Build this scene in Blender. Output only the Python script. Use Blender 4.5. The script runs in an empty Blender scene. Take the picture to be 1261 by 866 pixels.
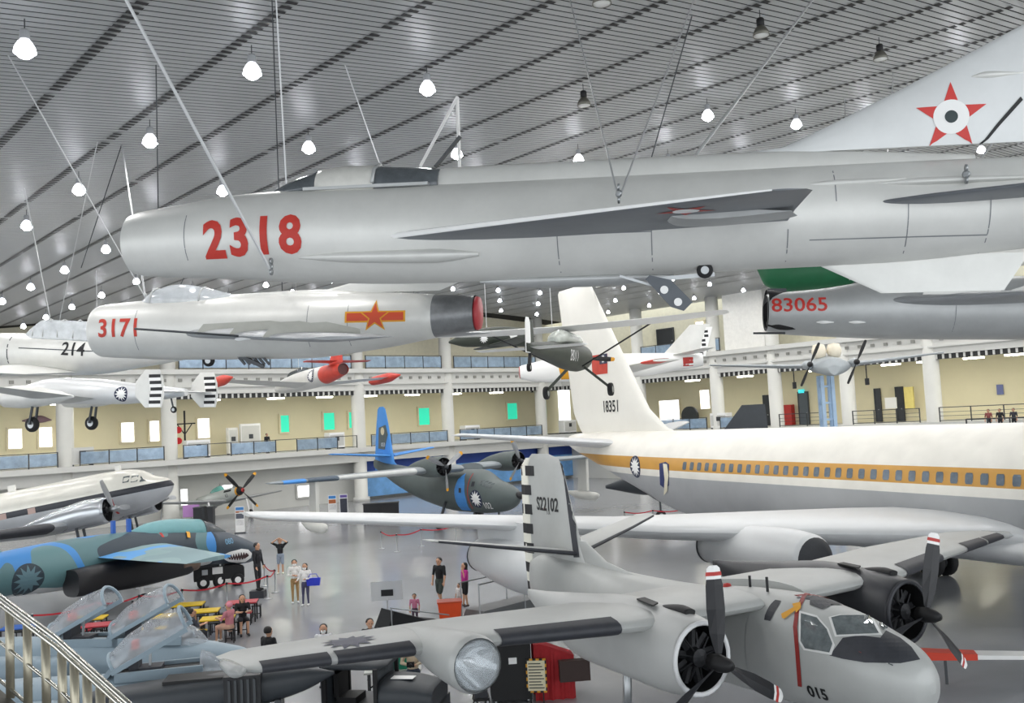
import bpy, bmesh, math, random
import numpy as np
from mathutils import Vector, Matrix
from mathutils.bvhtree import BVHTree
random.seed(7)
sc = bpy.context.scene
COL = sc.collection

# ------------------------------------------------------------------ camera
F_PX, CX, CY = 1180.0, 630.5, 433.0
ROLL, PITCH, EYE = math.radians(2.9), math.atan(84 / 1180.0), 6.9
fwd = Vector((0, math.cos(PITCH), math.sin(PITCH)))
up0 = Vector((0, -math.sin(PITCH), math.cos(PITCH)))
r0 = Vector((1, 0, 0))
RIGHT = r0 * math.cos(ROLL) - up0 * math.sin(ROLL)
UPV = r0 * math.sin(ROLL) + up0 * math.cos(ROLL)
EYEP = Vector((0, 0, EYE))
cam = bpy.data.cameras.new('camera')
cam.sensor_width = 36
cam.lens = 36 * F_PX / 1261.0
cam.clip_end = 500
camo = bpy.data.objects.new('camera', cam)
COL.objects.link(camo)
M = Matrix((RIGHT, UPV, -fwd)).transposed().to_4x4()
M.translation = EYEP
camo.matrix_world = M
sc.camera = camo
sc.view_settings.view_transform = 'Standard'
sc.view_settings.look = 'None'
sc.view_settings.exposure = 0.22
sc.view_settings.gamma = 1.0
sc.cycles.use_denoising = True
sc.cycles.max_bounces = 6; sc.cycles.diffuse_bounces = 3; sc.cycles.glossy_bounces = 3; sc.cycles.transmission_bounces = 4
# daylight: even white fill, let in by leaving the unseen near sides open
w = bpy.data.worlds.new('daylight_fill')
sc.world = w
w.use_nodes = True
w.node_tree.nodes['Background'].inputs[0].default_value = (0.93, 0.97, 1.0, 1)
w.node_tree.nodes['Background'].inputs[1].default_value = 2.1
LAMP_W = 85.0

# ------------------------------------------------------------------ photo geometry helpers
def ray(px, py):
    return fwd + RIGHT * ((px - CX) / F_PX) - UPV * ((py - CY) / F_PX)
def on_floor(px, py, z=0.0):
    d = ray(px, py); return EYEP + d * ((z - EYE) / d.z)
def at_depth(px, py, D):
    return EYEP + ray(px, py) * D
A41 = math.radians(41)
U = Vector((-math.sin(A41), math.cos(A41), 0))
V = Vector((math.cos(A41), math.sin(A41), 0))
Z = Vector((0, 0, 1))
def uv(u, v, z=0.0): return U * u + V * v + Z * z
def on_u(px, py, u): d = ray(px, py); return EYEP + d * (u / d.dot(U))
def on_v(px, py, v): d = ray(px, py); return EYEP + d * (v / d.dot(V))
WU, WV = 78.0, 75.0
def zc(v):
    if v < 30: return 13.7 + .112 * v
    q = v - 30; return 17.06 + .112 * q - .0022 * q * q
def on_ceiling(px, py, drop=.04):
    d = ray(px, py); lo, hi = 1.0, 250.0
    for i in range(50):
        m = (lo + hi) / 2; p = EYEP + d * m
        if p.z > zc(p.dot(V)) - drop: hi = m
        else: lo = m
    return EYEP + d * lo

# ------------------------------------------------------------------ materials
MATS = {}
def lin(c):
    if isinstance(c, str):
        c = c.lstrip('#'); c = [int(c[i:i + 2], 16) / 255 for i in (0, 2, 4)]
    return tuple((x / 12.92 if x <= .04045 else ((x + .055) / 1.055) ** 2.4) for x in c)
def mat(name, col, rough=.5, metal=0.0, var=.06, scale=3.0, emit=0.0, alpha=None, trans=0.0, bump=0.0):
    if name in MATS: return MATS[name]
    m = bpy.data.materials.new(name); m.use_nodes = True
    nt = m.node_tree; b = nt.nodes['Principled BSDF']
    c = lin(col)
    b.inputs['Roughness'].default_value = rough
    b.inputs['Metallic'].default_value = metal
    b.inputs['Base Color'].default_value = (*c, 1)
    if var > 0:
        tc = nt.nodes.new('ShaderNodeTexCoord'); n = nt.nodes.new('ShaderNodeTexNoise')
        n.inputs['Scale'].default_value = scale; n.inputs['Detail'].default_value = 6; n.inputs['Roughness'].default_value = .65
        nt.links.new(tc.outputs['Object'], n.inputs['Vector'])
        mx = nt.nodes.new('ShaderNodeMix'); mx.data_type = 'RGBA'
        mx.inputs[6].default_value = (*[x * (1 - var) for x in c], 1)
        mx.inputs[7].default_value = (*[min(1, x * (1 + var)) for x in c], 1)
        rm = nt.nodes.new('ShaderNodeMapRange'); rm.inputs[1].default_value = .3; rm.inputs[2].default_value = .7
        nt.links.new(n.outputs['Fac'], rm.inputs[0]); nt.links.new(rm.outputs[0], mx.inputs[0])
        nt.links.new(mx.outputs[2], b.inputs['Base Color'])
        if bump:
            bp = nt.nodes.new('ShaderNodeBump'); bp.inputs['Strength'].default_value = bump; bp.inputs['Distance'].default_value = .02
            nt.links.new(n.outputs['Fac'], bp.inputs['Height']); nt.links.new(bp.outputs[0], b.inputs['Normal'])
    if emit:
        b.inputs['Emission Color'].default_value = (*c, 1); b.inputs['Emission Strength'].default_value = emit
    if trans: b.inputs['Transmission Weight'].default_value = trans; b.inputs['IOR'].default_value = 1.1
    if alpha is not None: b.inputs['Alpha'].default_value = alpha
    MATS[name] = m
    return m
def zones(name, stops, axis=2, rough=.4, metal=0.0, slope=0.0, var=.05):
    """paint scheme: flat colours by object-space height; stops = [(z_from, colour), ...]"""
    if name in MATS: return MATS[name]
    m = bpy.data.materials.new(name); m.use_nodes = True
    nt = m.node_tree; b = nt.nodes['Principled BSDF']
    b.inputs['Roughness'].default_value = rough; b.inputs['Metallic'].default_value = metal
    tc = nt.nodes.new('ShaderNodeTexCoord'); sp = nt.nodes.new('ShaderNodeSeparateXYZ')
    nt.links.new(tc.outputs['Object'], sp.inputs[0])
    ma = nt.nodes.new('ShaderNodeMath'); ma.operation = 'MULTIPLY_ADD'
    nt.links.new(sp.outputs[0], ma.inputs[0]); ma.inputs[1].default_value = slope
    nt.links.new(sp.outputs[axis], ma.inputs[2])
    lo = stops[0][0] if len(stops) else 0; lo, hi = stops[1][0] - 3, stops[-1][0] + 3
    mr = nt.nodes.new('ShaderNodeMapRange'); mr.inputs[1].default_value = lo; mr.inputs[2].default_value = hi
    nt.links.new(ma.outputs[0], mr.inputs[0])
    cr = nt.nodes.new('ShaderNodeValToRGB'); cr.color_ramp.interpolation = 'CONSTANT'
    el = cr.color_ramp.elements
    el[0].position = 0; el[0].color = (*lin(stops[0][1]), 1)
    el[1].position = (stops[1][0] - lo) / (hi - lo); el[1].color = (*lin(stops[1][1]), 1)
    for zf, c in stops[2:]:
        e = el.new((zf - lo) / (hi - lo)); e.color = (*lin(c), 1)
    nt.links.new(mr.outputs[0], cr.inputs[0])
    n = nt.nodes.new('ShaderNodeTexNoise'); n.inputs['Scale'].default_value = 1.3; n.inputs['Detail'].default_value = 6
    nt.links.new(tc.outputs['Object'], n.inputs['Vector'])
    mx = nt.nodes.new('ShaderNodeMix'); mx.data_type = 'RGBA'; mx.blend_type = 'MULTIPLY'; mx.inputs[0].default_value = 1
    rr = nt.nodes.new('ShaderNodeMapRange'); rr.inputs[1].default_value = .3; rr.inputs[2].default_value = .7
    rr.inputs[3].default_value = 1 - 2 * var; rr.inputs[4].default_value = 1
    nt.links.new(n.outputs['Fac'], rr.inputs[0])
    nt.links.new(cr.outputs[0], mx.inputs[6]); nt.links.new(rr.outputs[0], mx.inputs[7])
    nt.links.new(mx.outputs[2], b.inputs['Base Color'])
    MATS[name] = m
    return m
def camo_mat(name, cols, scale=.5, rough=.5, seed=0.0, belly=None):
    m = bpy.data.materials.new(name); m.use_nodes = True
    nt = m.node_tree; b = nt.nodes['Principled BSDF']; b.inputs['Roughness'].default_value = rough
    tc = nt.nodes.new('ShaderNodeTexCoord'); mp = nt.nodes.new('ShaderNodeMapping'); mp.inputs['Location'].default_value = (seed, seed * .7, seed * .3)
    n = nt.nodes.new('ShaderNodeTexNoise'); n.inputs['Scale'].default_value = scale; n.inputs['Detail'].default_value = 1.2
    nt.links.new(tc.outputs['Object'], mp.inputs[0]); nt.links.new(mp.outputs[0], n.inputs['Vector'])
    cr = nt.nodes.new('ShaderNodeValToRGB'); cr.color_ramp.interpolation = 'CONSTANT'; el = cr.color_ramp.elements
    el[0].position = 0; el[0].color = (*lin(cols[0]), 1)
    pos = [.42, .52, .6][:len(cols) - 1]
    el[1].position = pos[0]; el[1].color = (*lin(cols[1]), 1)
    for p, c in zip(pos[1:], cols[2:]): el.new(p).color = (*lin(c), 1)
    nt.links.new(n.outputs['Fac'], cr.inputs[0])
    if belly is None: nt.links.new(cr.outputs[0], b.inputs['Base Color'])
    else:
        sp = nt.nodes.new('ShaderNodeSeparateXYZ'); nt.links.new(tc.outputs['Object'], sp.inputs[0])
        sn = nt.nodes.new('ShaderNodeMath'); sn.operation = 'SINE'; mu = nt.nodes.new('ShaderNodeMath'); mu.operation = 'MULTIPLY'; mu.inputs[1].default_value = 3.2
        nt.links.new(sp.outputs[0], mu.inputs[0]); nt.links.new(mu.outputs[0], sn.inputs[0])
        ma = nt.nodes.new('ShaderNodeMath'); ma.operation = 'MULTIPLY_ADD'; ma.inputs[1].default_value = .06; ma.inputs[2].default_value = belly; nt.links.new(sn.outputs[0], ma.inputs[0])
        lt_ = nt.nodes.new('ShaderNodeMath'); lt_.operation = 'LESS_THAN'; nt.links.new(sp.outputs[2], lt_.inputs[0]); nt.links.new(ma.outputs[0], lt_.inputs[1])
        mx = nt.nodes.new('ShaderNodeMix'); mx.data_type = 'RGBA'; nt.links.new(lt_.outputs[0], mx.inputs[0]); nt.links.new(cr.outputs[0], mx.inputs[6]); mx.inputs[7].default_value = (*lin('#d4d6d6'), 1)
        nt.links.new(mx.outputs[2], b.inputs['Base Color'])
    MATS[name] = m
    return m

# ------------------------------------------------------------------ object helpers
def tag(o, label=None, cat=None, group=None, kind=None):
    if label: o['label'] = label
    if cat: o['category'] = cat
    if group: o['group'] = group
    if kind: o['kind'] = kind
    return o
def root(name, label, cat, loc=(0, 0, 0), rotz=0.0, group=None):
    o = bpy.data.objects.new(name, None); COL.objects.link(o)
    o.location = loc; o.rotation_euler = (0, 0, rotz); o.empty_display_size = .3
    return tag(o, label, cat, group)
def plane_root(name, label, cat, pose, group=None):
    o = root(name, label, cat, pose[:3], 0, group)
    y, p, r = [math.radians(a) for a in pose[3:6]]
    o.rotation_euler = (r, -p, y); o.scale = (pose[6],) * 3
    return o
def link(name, me, m=None, parent=None, smooth=False):
    o = bpy.data.objects.new(name, me); COL.objects.link(o)
    if m is not None and not me.materials: me.materials.append(m)
    if parent is not None: o.parent = parent
    if smooth:
        for p in me.polygons: p.use_smooth = True
    return o
def mesh_of(name, vs, fs):
    me = bpy.data.meshes.new(name); me.from_pydata([tuple(v) for v in vs], [], fs); me.update()
    return me
def poly(name, vs, fs, m, parent=None, smooth=False):
    return link(name, mesh_of(name, vs, fs), m, parent, smooth)
BOXF = [(0, 3, 2, 1), (4, 5, 6, 7), (0, 1, 5, 4), (1, 2, 6, 5), (2, 3, 7, 6), (3, 0, 4, 7)]
class MB:
    """mesh collector for one part"""
    def __init__(s): s.v = []; s.f = []
    def add(s, vs, fs):
        o = len(s.v); s.v += [tuple(q) for q in vs]; s.f += [tuple(i + o for i in f) for f in fs]; return s
    def box(s, a, b):
        (x0, y0, z0), (x1, y1, z1) = a, b
        return s.add([(x0, y0, z0), (x1, y0, z0), (x1, y1, z0), (x0, y1, z0), (x0, y0, z1), (x1, y0, z1), (x1, y1, z1), (x0, y1, z1)], BOXF)
    def bar(s, p, q, w, h=None, upv=(0, 0, 1)):
        p, q = Vector(p), Vector(q); d = (q - p).normalized(); h = h or w
        a = d.cross(Vector(upv))
        if a.length < 1e-3: a = d.cross(Vector((1, 0, 0)))
        a.normalize(); b = a.cross(d).normalized(); a = a * w / 2; b = b * h / 2
        return s.add([p - a - b, p + a - b, p + a + b, p - a + b, q - a - b, q + a - b, q + a + b, q - a + b], BOXF)
    def tube(s, pts, r, n=6, caps=True):
        pts = [Vector(p) for p in pts]; rs = r if isinstance(r, (list, tuple)) else [r] * len(pts)
        vs = []; fs = []; ref = None
        for i, p in enumerate(pts):
            d = (pts[min(i + 1, len(pts) - 1)] - pts[max(i - 1, 0)]).normalized()
            if ref is None or abs(d.dot(ref)) > .95:
                ref = Vector((0, 0, 1)) if abs(d.z) < .9 else Vector((1, 0, 0))
            a = d.cross(ref).normalized(); b = a.cross(d).normalized()
            for k in range(n):
                t = 2 * math.pi * k / n; vs.append(p + a * (rs[i] * math.cos(t)) + b * (rs[i] * math.sin(t)))
        for i in range(len(pts) - 1):
            for k in range(n):
                fs.append((i * n + k, i * n + (k + 1) % n, (i + 1) * n + (k + 1) % n, (i + 1) * n + k))
        if caps: fs += [tuple(range(n))[::-1], tuple(range((len(pts) - 1) * n, len(pts) * n))]
        return s.add(vs, fs)
    def lathe(s, prof, origin=(0, 0, 0), axis=(0, 0, 1), n=16, caps=True):
        o = Vector(origin); ax = Vector(axis).normalized()
        a = ax.orthogonal().normalized(); b = ax.cross(a)
        vs = []; fs = []
        for (r, h) in prof:
            for k in range(n):
                t = 2 * math.pi * k / n; vs.append(o + ax * h + a * (r * math.cos(t)) + b * (r * math.sin(t)))
        for i in range(len(prof) - 1):
            for k in range(n): fs.append((i * n + k, i * n + (k + 1) % n, (i + 1) * n + (k + 1) % n, (i + 1) * n + k))
        if caps: fs += [tuple(range(n))[::-1], tuple(range((len(prof) - 1) * n, len(prof) * n))]
        return s.add(vs, fs)
    def prism(s, pts2, place, depth):
        """pts2 outline; place(a,b,c) -> point; extruded from c=0 to c=depth"""
        n = len(pts2)
        vs = [place(a, b, 0) for a, b in pts2] + [place(a, b, depth) for a, b in pts2]
        fs = [tuple(range(n))[::-1], tuple(range(n, 2 * n))] + [(i, (i + 1) % n, n + (i + 1) % n, n + i) for i in range(n)]
        return s.add(vs, fs)
    def build(s, name, m, parent=None, smooth=False):
        return poly(name, s.v, s.f, m, parent, smooth)
def ubox(u0, u1, v0, v1, z0, z1, mb=None):
    mb = mb or MB()
    vs = [uv(u0, v0, z0), uv(u0, v1, z0), uv(u1, v1, z0), uv(u1, v0, z0), uv(u0, v0, z1), uv(u0, v1, z1), uv(u1, v1, z1), uv(u1, v0, z1)]
    return mb.add(vs, BOXF)
def struct(o): o['kind'] = 'structure'; return o

# ------------------------------------------------------------------ palette
M_white = mat('white_paint', '#e6e5df', .45)
M_slat = mat('ceiling_slat_metal', '#a9abac', .45, .2, .05, .6)
M_dark = mat('ceiling_backing_dark', '#17181a', .9)
M_black = mat('black_matte', '#141416', .6, 0, 0)
M_rubber = mat('tyre_rubber', '#18181a', .75, 0, .1, 20)
M_cream = mat('cream_wall', '#ece3c2', .7, 0, .03, .4)
M_conc = mat('white_column', '#d6d6d0', .6, 0, .04, .5)
M_slab = mat('slab_white', '#cfcfca', .6, 0, .05, .4)
M_steel = mat('steel', '#a8abad', .35, .8)
M_dsteel = mat('dark_steel', '#4a4d50', .45, .6)
M_cable = mat('steel_cable', '#c9cacb', .4, .5, 0)
M_glass = mat('clear_glass', '#dfe9ee', .08, 0, 0, alpha=.22)
M_gbal = mat('balustrade_glass', '#9fb6cc', .12, .2, .25, 1.5, alpha=.75)
M_red = mat('red_paint', '#b8332c', .5)
M_orange = mat('yellow_orange', '#e0a023', .5, 0, 0)
M_blue = mat('blue_paint', '#2f62b8', .5)
M_wht = mat('pure_white', '#f4f4f2', .5, 0, 0)
M_blk = mat('marking_black', '#17181b', .55, 0, 0)
M_navy = mat('roundel_navy', '#1d2746', .5, 0, 0)
M_green = mat('dark_green_paint', '#1d6b43', .5, 0, .08)
M_win = mat('daylit_window', '#ffffff', .4, 0, 0, emit=1.6)
M_wing_green = mat('green_lit_window', '#2fc9a4', .4, 0, 0, emit=.75)
M_lampon = mat('lit_lamp_lens', '#f7f9ff', .4, 0, 0, emit=60)
M_lampdim = mat('soffit_light_panel', '#fffbe8', .4, 0, 0, emit=16)

# ------------------------------------------------------------------ floor
fm = mat('polished_grey_epoxy', '#9b9da1', .17, 0, .06, .25)
struct(poly('floor', [uv(-14, -40), uv(-14, 86), uv(90, 86), uv(90, -40)], [(0, 1, 2, 3)], fm))

# ------------------------------------------------------------------ ceiling
vsamp = [-14 + 100 * 0 + i * (90.0 / 30) for i in range(31)]
cv, cf = [], []
for i, vv in enumerate(vsamp):
    cv += [uv(-14, vv, zc(vv) + .14), uv(90, vv, zc(vv) + .14), uv(-14, vv, zc(vv) + .35), uv(90, vv, zc(vv) + .35)]
for i in range(30):
    a, b = 4 * i, 4 * (i + 1)
    cf += [(a, a + 1, b + 1, b), (a + 2, b + 2, b + 3, a + 3)]
ceiling = struct(poly('ceiling', cv, cf, M_dark))
def slat_mesh(v0=-14.0, v1=76.0, n=24, w=.182, t=.008):
    vs, fs = [], []
    for i in range(n + 1):
        vv = v0 + (v1 - v0) * i / n; z = zc(vv)
        for du, dz in ((0, 0), (w, 0), (w, t), (0, t)): vs.append(uv(du, vv, z + dz))
    for i in range(n):
        a, b = 4 * i, 4 * i + 4
        for k in range(4): fs.append((a + k, a + (k + 1) % 4, b + (k + 1) % 4, b + k))
    fs += [(3, 2, 1, 0), (4 * n, 4 * n + 1, 4 * n + 2, 4 * n + 3)]
    return mesh_of('ceiling_slat', vs, fs)
sm = slat_mesh(); sm.materials.append(M_slat)
PITCH_U, U0 = .23, 9.0
for i in range(299):
    o = bpy.data.objects.new('ceiling_slat', sm); COL.objects.link(o); o.parent = ceiling
    o.location = U * (U0 + PITCH_U * i)
near = MB()
for i in range(1, 100):
    for a, b in ((-14, 30), (30, 76)):
        uu = U0 - PITCH_U * i
        near.add([uv(uu, a, zc(a)), uv(uu + .2, a, zc(a)), uv(uu + .2, b, zc(b)), uv(uu, b, zc(b))], [(0, 1, 2, 3)])
tag(near.build('slat_row', M_slat, ceiling), kind='stuff')
# dark joint clips where slats butt, one row per seam
clips = MB()
SEAMS = [5.9 + 2.36 * k for k in range(-5, 28)]
for vv in SEAMS:
    z = zc(vv)
    for i in range(0, 299):
        if random.random() < .02: continue
        uu = U0 + PITCH_U * i
        a = uv(uu + .03, vv - .11, z - .03); b = uv(uu + .155, vv - .11, z - .03); c = uv(uu + .155, vv + .11, z - .02); d = uv(uu + .03, vv + .11, z - .02)
        clips.add([a, b, c, d], [(0, 1, 2, 3)])
tag(clips.build('joint_clips', M_black, ceiling), kind='stuff')

# ------------------------------------------------------------------ high bay lamps in a regular grid under the ceiling
lt = bpy.data.lights.new('lamp_light', 'AREA'); lt.shape = 'DISK'; lt.size = .46; lt.energy = LAMP_W; lt.color = (1, .98, .95)
lh = MB().lathe([(.1, .55), (.13, .5), (.13, .28), (.09, .26)], n=14); lhm = mesh_of('lamp_housing', lh.v, lh.f); lhm.materials.append(M_black)
lr = MB().lathe([(.1, .27), (.17, .2), (.25, .05), (.28, -.1), (.27, -.1), (.24, .03), (.16, .17), (.09, .22)], n=18, caps=False); lrm = mesh_of('lamp_reflector', lr.v, lr.f); lrm.materials.append(mat('lamp_bell_metal', '#77756c', .4, .6))
ll = MB().lathe([(.02, -.26), (.12, -.24), (.2, -.17), (.24, -.08), (.2, -.0)], n=18); llm = mesh_of('lamp_lens', ll.v, ll.f); llm.materials.append(M_lampon)
lg = MB().lathe([(.1, .27), (.17, .2), (.25, .05), (.28, -.1), (.27, -.1), (.24, .03), (.16, .17), (.09, .22)], n=18, caps=False); lgm = mesh_of('lamp_reflector', lg.v, lg.f); lgm.materials.append(mat('glowing_acrylic', '#f4f6ff', .4, 0, 0, emit=5))
lh2 = mesh_of('lamp_housing', lh.v, lh.f); lh2.materials.append(mat('lamp_housing_grey', '#9a9c9e', .5))  # lit lamps only: paler housing, lamp glare put into its colour
lo_ = MB().lathe([(.02, -.1), (.25, -.09), (.25, -.06)], n=18); lom = mesh_of('lamp_lens', lo_.v, lo_.f); lom.materials.append(mat('unlit_lens', '#e8e8e4', .3))
ls = MB().tube([(0, 0, .5), (0, 0, .86)], .015, 5); lsm = mesh_of('lamp_stem', ls.v, ls.f); lsm.materials.append(M_dsteel)
for me_ in (lhm, lrm, llm, lom):
    for p_ in me_.polygons: p_.use_smooth = True
OFF = {(0, 2), (0, 3), (1, 3), (0, 4), (0, 1), (0, 0)}
for i in range(12):
    for j in range(15):
        uu, vv = 11.7 + 5.5 * i, (4.35, 8.5, 12.8, 17.9, 23.2)[j] if j < 5 else 23.2 + 4.8 * (j - 4)
        on = (i, j) not in OFF
        r_ = root('high_bay_lamp', ('glowing round' if on else 'unlit bell shaped') + ' high bay lamp under the slatted ceiling', 'lamp', uv(uu, vv, zc(vv) - .6), 0, 'lit ceiling lamps' if on else 'unlit ceiling lamps')
        r_.scale = (.66, .66, .62)
        for nm, me_ in (('lamp_housing', lh2 if on else lhm), ('lamp_reflector', lgm if on else lrm), ('lamp_lens', llm if on else lom), ('lamp_stem', lsm)):
            o = bpy.data.objects.new(nm, me_); COL.objects.link(o); o.parent = r_
        if on:
            o = bpy.data.objects.new('lamp_light', lt); COL.objects.link(o); o.parent = r_; o.location = (0, 0, -.28)

# ------------------------------------------------------------------ far walls (long wall on v = WV, end wall on u = WU)
def wall_side(side):
    """builds the stacked galleries of one wall; P(s, d, z): s along the wall, d behind the column line"""
    if side == 'left':
        def bx(mb, d0, d1, s0, s1, z0, z1): return ubox(WU + d0, WU + d1, s0, s1, z0, z1, mb)
        s0, s1 = -14.0, WV + 5
    else:
        def bx(mb, d0, d1, s0, s1, z0, z1): return ubox(s0, s1, WV + d0, WV + d1, z0, z1, mb)
        s0, s1 = -14.0, WU + 5
    wl = struct(bx(MB(), 6.0, 6.4, s0, s1, 5.05, 10.3).build('wall_' + side, M_cream))
    g = bx(MB(), 1.6, 2.0, s0, s1, 0, 4.6).build('ground_wall', M_conc, wl)
    f = MB(); bx(f, -1.2, 6.2, s0, s1, 4.62, 5.05); bx(f, -.6, .6, s0, s1, 3.7, 4.62)
    f.build('gallery_slab', M_slab, wl)
    f = MB(); bx(f, -.9, 6.2, s0, s1, 12.0, 12.4); bx(f, -.5, .3, s0, s1, 10.35, 12.0); bx(f, -.7, .4, s0, s1, 10.9, 11.05)
    f.build('upper_slab', M_slab, wl)
    bx(MB(), 3.2, 3.6, s0, s1, 12.4, 24).build('upper_wall', mat('upper_cream', '#d9d4bd', .7), wl)
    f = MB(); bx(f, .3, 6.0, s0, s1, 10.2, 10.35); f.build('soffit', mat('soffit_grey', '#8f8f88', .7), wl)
    # dark louvre strip under the upper slab
    f = MB(); bx(f, -.35, -.1, s0, s1, 9.95, 10.35); f.build('louvre_strip', mat('louvre_dark', '#2b2c2c', .6), wl)
    f = MB(); s = s0
    while s < s1:
        bx(f, -.42, -.35, s, s + .16, 9.97, 10.33); s += .55
    tag(f.build('louvre_fins', M_slab, wl), kind='stuff')
    f = MB(); s = s0
    while s < s1:
        bx(f, -.62, -.5, s, s + .3, 11.4, 11.65); s += 1.15
    tag(f.build('beam_brackets', mat('bracket_grey', '#8a8a84', .6), wl), kind='stuff')
    return wl, bx
wall_l, bxl = wall_side('left')
wall_r, bxr = wall_side('right')
def column(side, px, py=500):
    if side == 'left': p = on_u(px, py, WU); s = p.dot(V); c = uv(WU - .1, s)
    else: p = on_v(px, py, WV); s = p.dot(U); c = uv(s, WV - .1)
    mb = MB().lathe([(.78, 0), (.78, .4), (.62, .42), (.62, zc(c.dot(V)) + .2)], c, n=20)
    mb.build('column', M_conc, wall_l if side == 'left' else wall_r, True)
    return s
cl = [column('left', x) for x in (-60, 79, 207, 440, 550, 665)]
crs = [column('right', x) for x in (790, 885, 957, 1046, 1151, 1300)]
# tall blank panel above the gallery between two columns of the long wall
ua, ub = on_v(952, 380, WV).dot(U), on_v(892, 380, WV).dot(U)
bxr(MB(), -.3, .0, ua, ub, 10.4, 23).build('blank_panel', M_white, wall_r)

# ------------------------------------------------------------------ windows, doors, railings of the galleries
NW = [0, 0]
def wall_rect(side, px0, py0, px1, py1, d):
    if side == 'left':
        a, b = on_u(px0, py0, WU + d), on_u(px1, py1, WU + d); return a.dot(V), b.dot(V), b.z, a.z
    a, b = on_v(px0, py0, WV + d), on_v(px1, py1, WV + d); return b.dot(U), a.dot(U), b.z, a.z
def window(side, r, pane, d=5.9, frame=.16, fm=None):
    bx = bxl if side == 'left' else bxr
    s0, s1, z0, z1 = wall_rect(side, *r, d)
    NW[0] += 1
    f = MB(); e = frame
    bx(f, d - .1, d + .08, s0 - e, s1 + e, z1, z1 + e); bx(f, d - .1, d + .08, s0 - e, s1 + e, z0 - e, z0)
    bx(f, d - .1, d + .08, s0 - e, s0, z0, z1); bx(f, d - .1, d + .08, s1, s1 + e, z0, z1)
    o = struct(f.build('window_%d' % NW[0], fm or mat('window_frame_cream', '#e9dfc0', .6)))
    bx(MB(), d - .02, d + .05, s0, s1, z0, z1).build('pane', pane, o)
    return o
def door(side, r, m, d=5.85):
    bx = bxl if side == 'left' else bxr
    s0, s1, z0, z1 = wall_rect(side, *r, d); z0 = 5.06 if z0 < 6.5 else z0
    NW[1] += 1
    o = struct(bx(MB(), d, d + .12, s0, s1, z0, z1).build('door_%d' % NW[1], m))
    f = MB(); bx(f, d - .04, d + .1, s0 - .1, s0, z0, z1 + .1); bx(f, d - .04, d + .1, s1, s1 + .1, z0, z1 + .1); bx(f, d - .04, d + .1, s0, s1, z1, z1 + .1)
    f.build('door_frame', M_dsteel, o)
    bx(MB(), d - .06, d, s0 + .1, s0 + .2, z0 + 1.0, z0 + 1.12).build('door_handle', M_steel, o)
for r in ((10, 529, 27, 552), (48, 527, 64, 550), (149, 521, 165, 544), (184, 519, 196, 543), (243, 516, 258, 539)):
    window('left', r, M_win)
for r in ((345, 512, 356, 532), (398, 509, 412, 529), (429, 508, 433, 527), (515, 503, 529, 523), (624, 497, 637, 516), (670, 496, 673, 514)):
    window('left', r, M_wing_green)
for r in ((222, 603, 231, 622), (273, 598, 286, 606), (366, 599, 381, 611)):
    window('left', r, M_win, d=1.5, fm=M_slab)
for r in ((812, 494, 838, 520), (862, 481, 875, 503), (743, 468, 752, 500)):
    window('right', r, M_win)
for r in ((857, 397, 868, 420), (777, 397, 783, 428), (735, 405, 745, 440)):
    window('right', r, M_win, d=3.1)
M_doord = mat('door_dark_grey', '#3c4046', .5)
door('right', (940, 488, 948, 520), M_doord)
door('right', (983, 484, 996, 515), mat('door_grey', '#5a646c', .5))
door('right', (1077, 480, 1085, 513), M_doord)
door('right', (1103, 478, 1113, 510), M_doord)
door('right', (809, 407, 830, 432), mat('door_black', '#25282c', .5), d=3.05)
tag(bxr(MB(), 5.2, 5.8, *wall_rect('right', 967, 497, 978, 516, 5.6)[:2], 5.06, 7.0).build('fire_cabinet', M_red), 'red fire hose cabinet by the grey gallery door', 'cabinet')
s_ = wall_rect('right', 1114, 477, 1127, 503, 5.0)
tag(bxr(MB(), 4.8, 5.0, *s_).build('notice_board', mat('board_yellow', '#f1e08a', .6)), 'pale yellow board standing by a dark gallery doorway', 'board')
s_ = wall_rect('right', 1090, 490, 1105, 503, 4.0)
nb = tag(bxr(MB(), 3.9, 4.0, *s_).build('photo_panel', M_wht), 'white panel of small pictures behind the gallery railing', 'panel')
s_ = wall_rect('right', 1227, 474, 1236, 486, 5.9)
tag(bxr(MB(), 5.85, 5.95, *s_).build('framed_picture', mat('picture_blue', '#6f78a8', .5)), 'small blue framed picture on the cream gallery wall', 'picture')
s_ = wall_rect('right', 983, 480, 990, 484, 5.8)
tag(bxr(MB(), 5.75, 5.9, *s_).build('exit_sign', mat('exit_cyan', '#3fd0d6', .5, 0, 0, emit=.8)), 'small cyan lit exit sign above the grey gallery door', 'sign')

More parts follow.
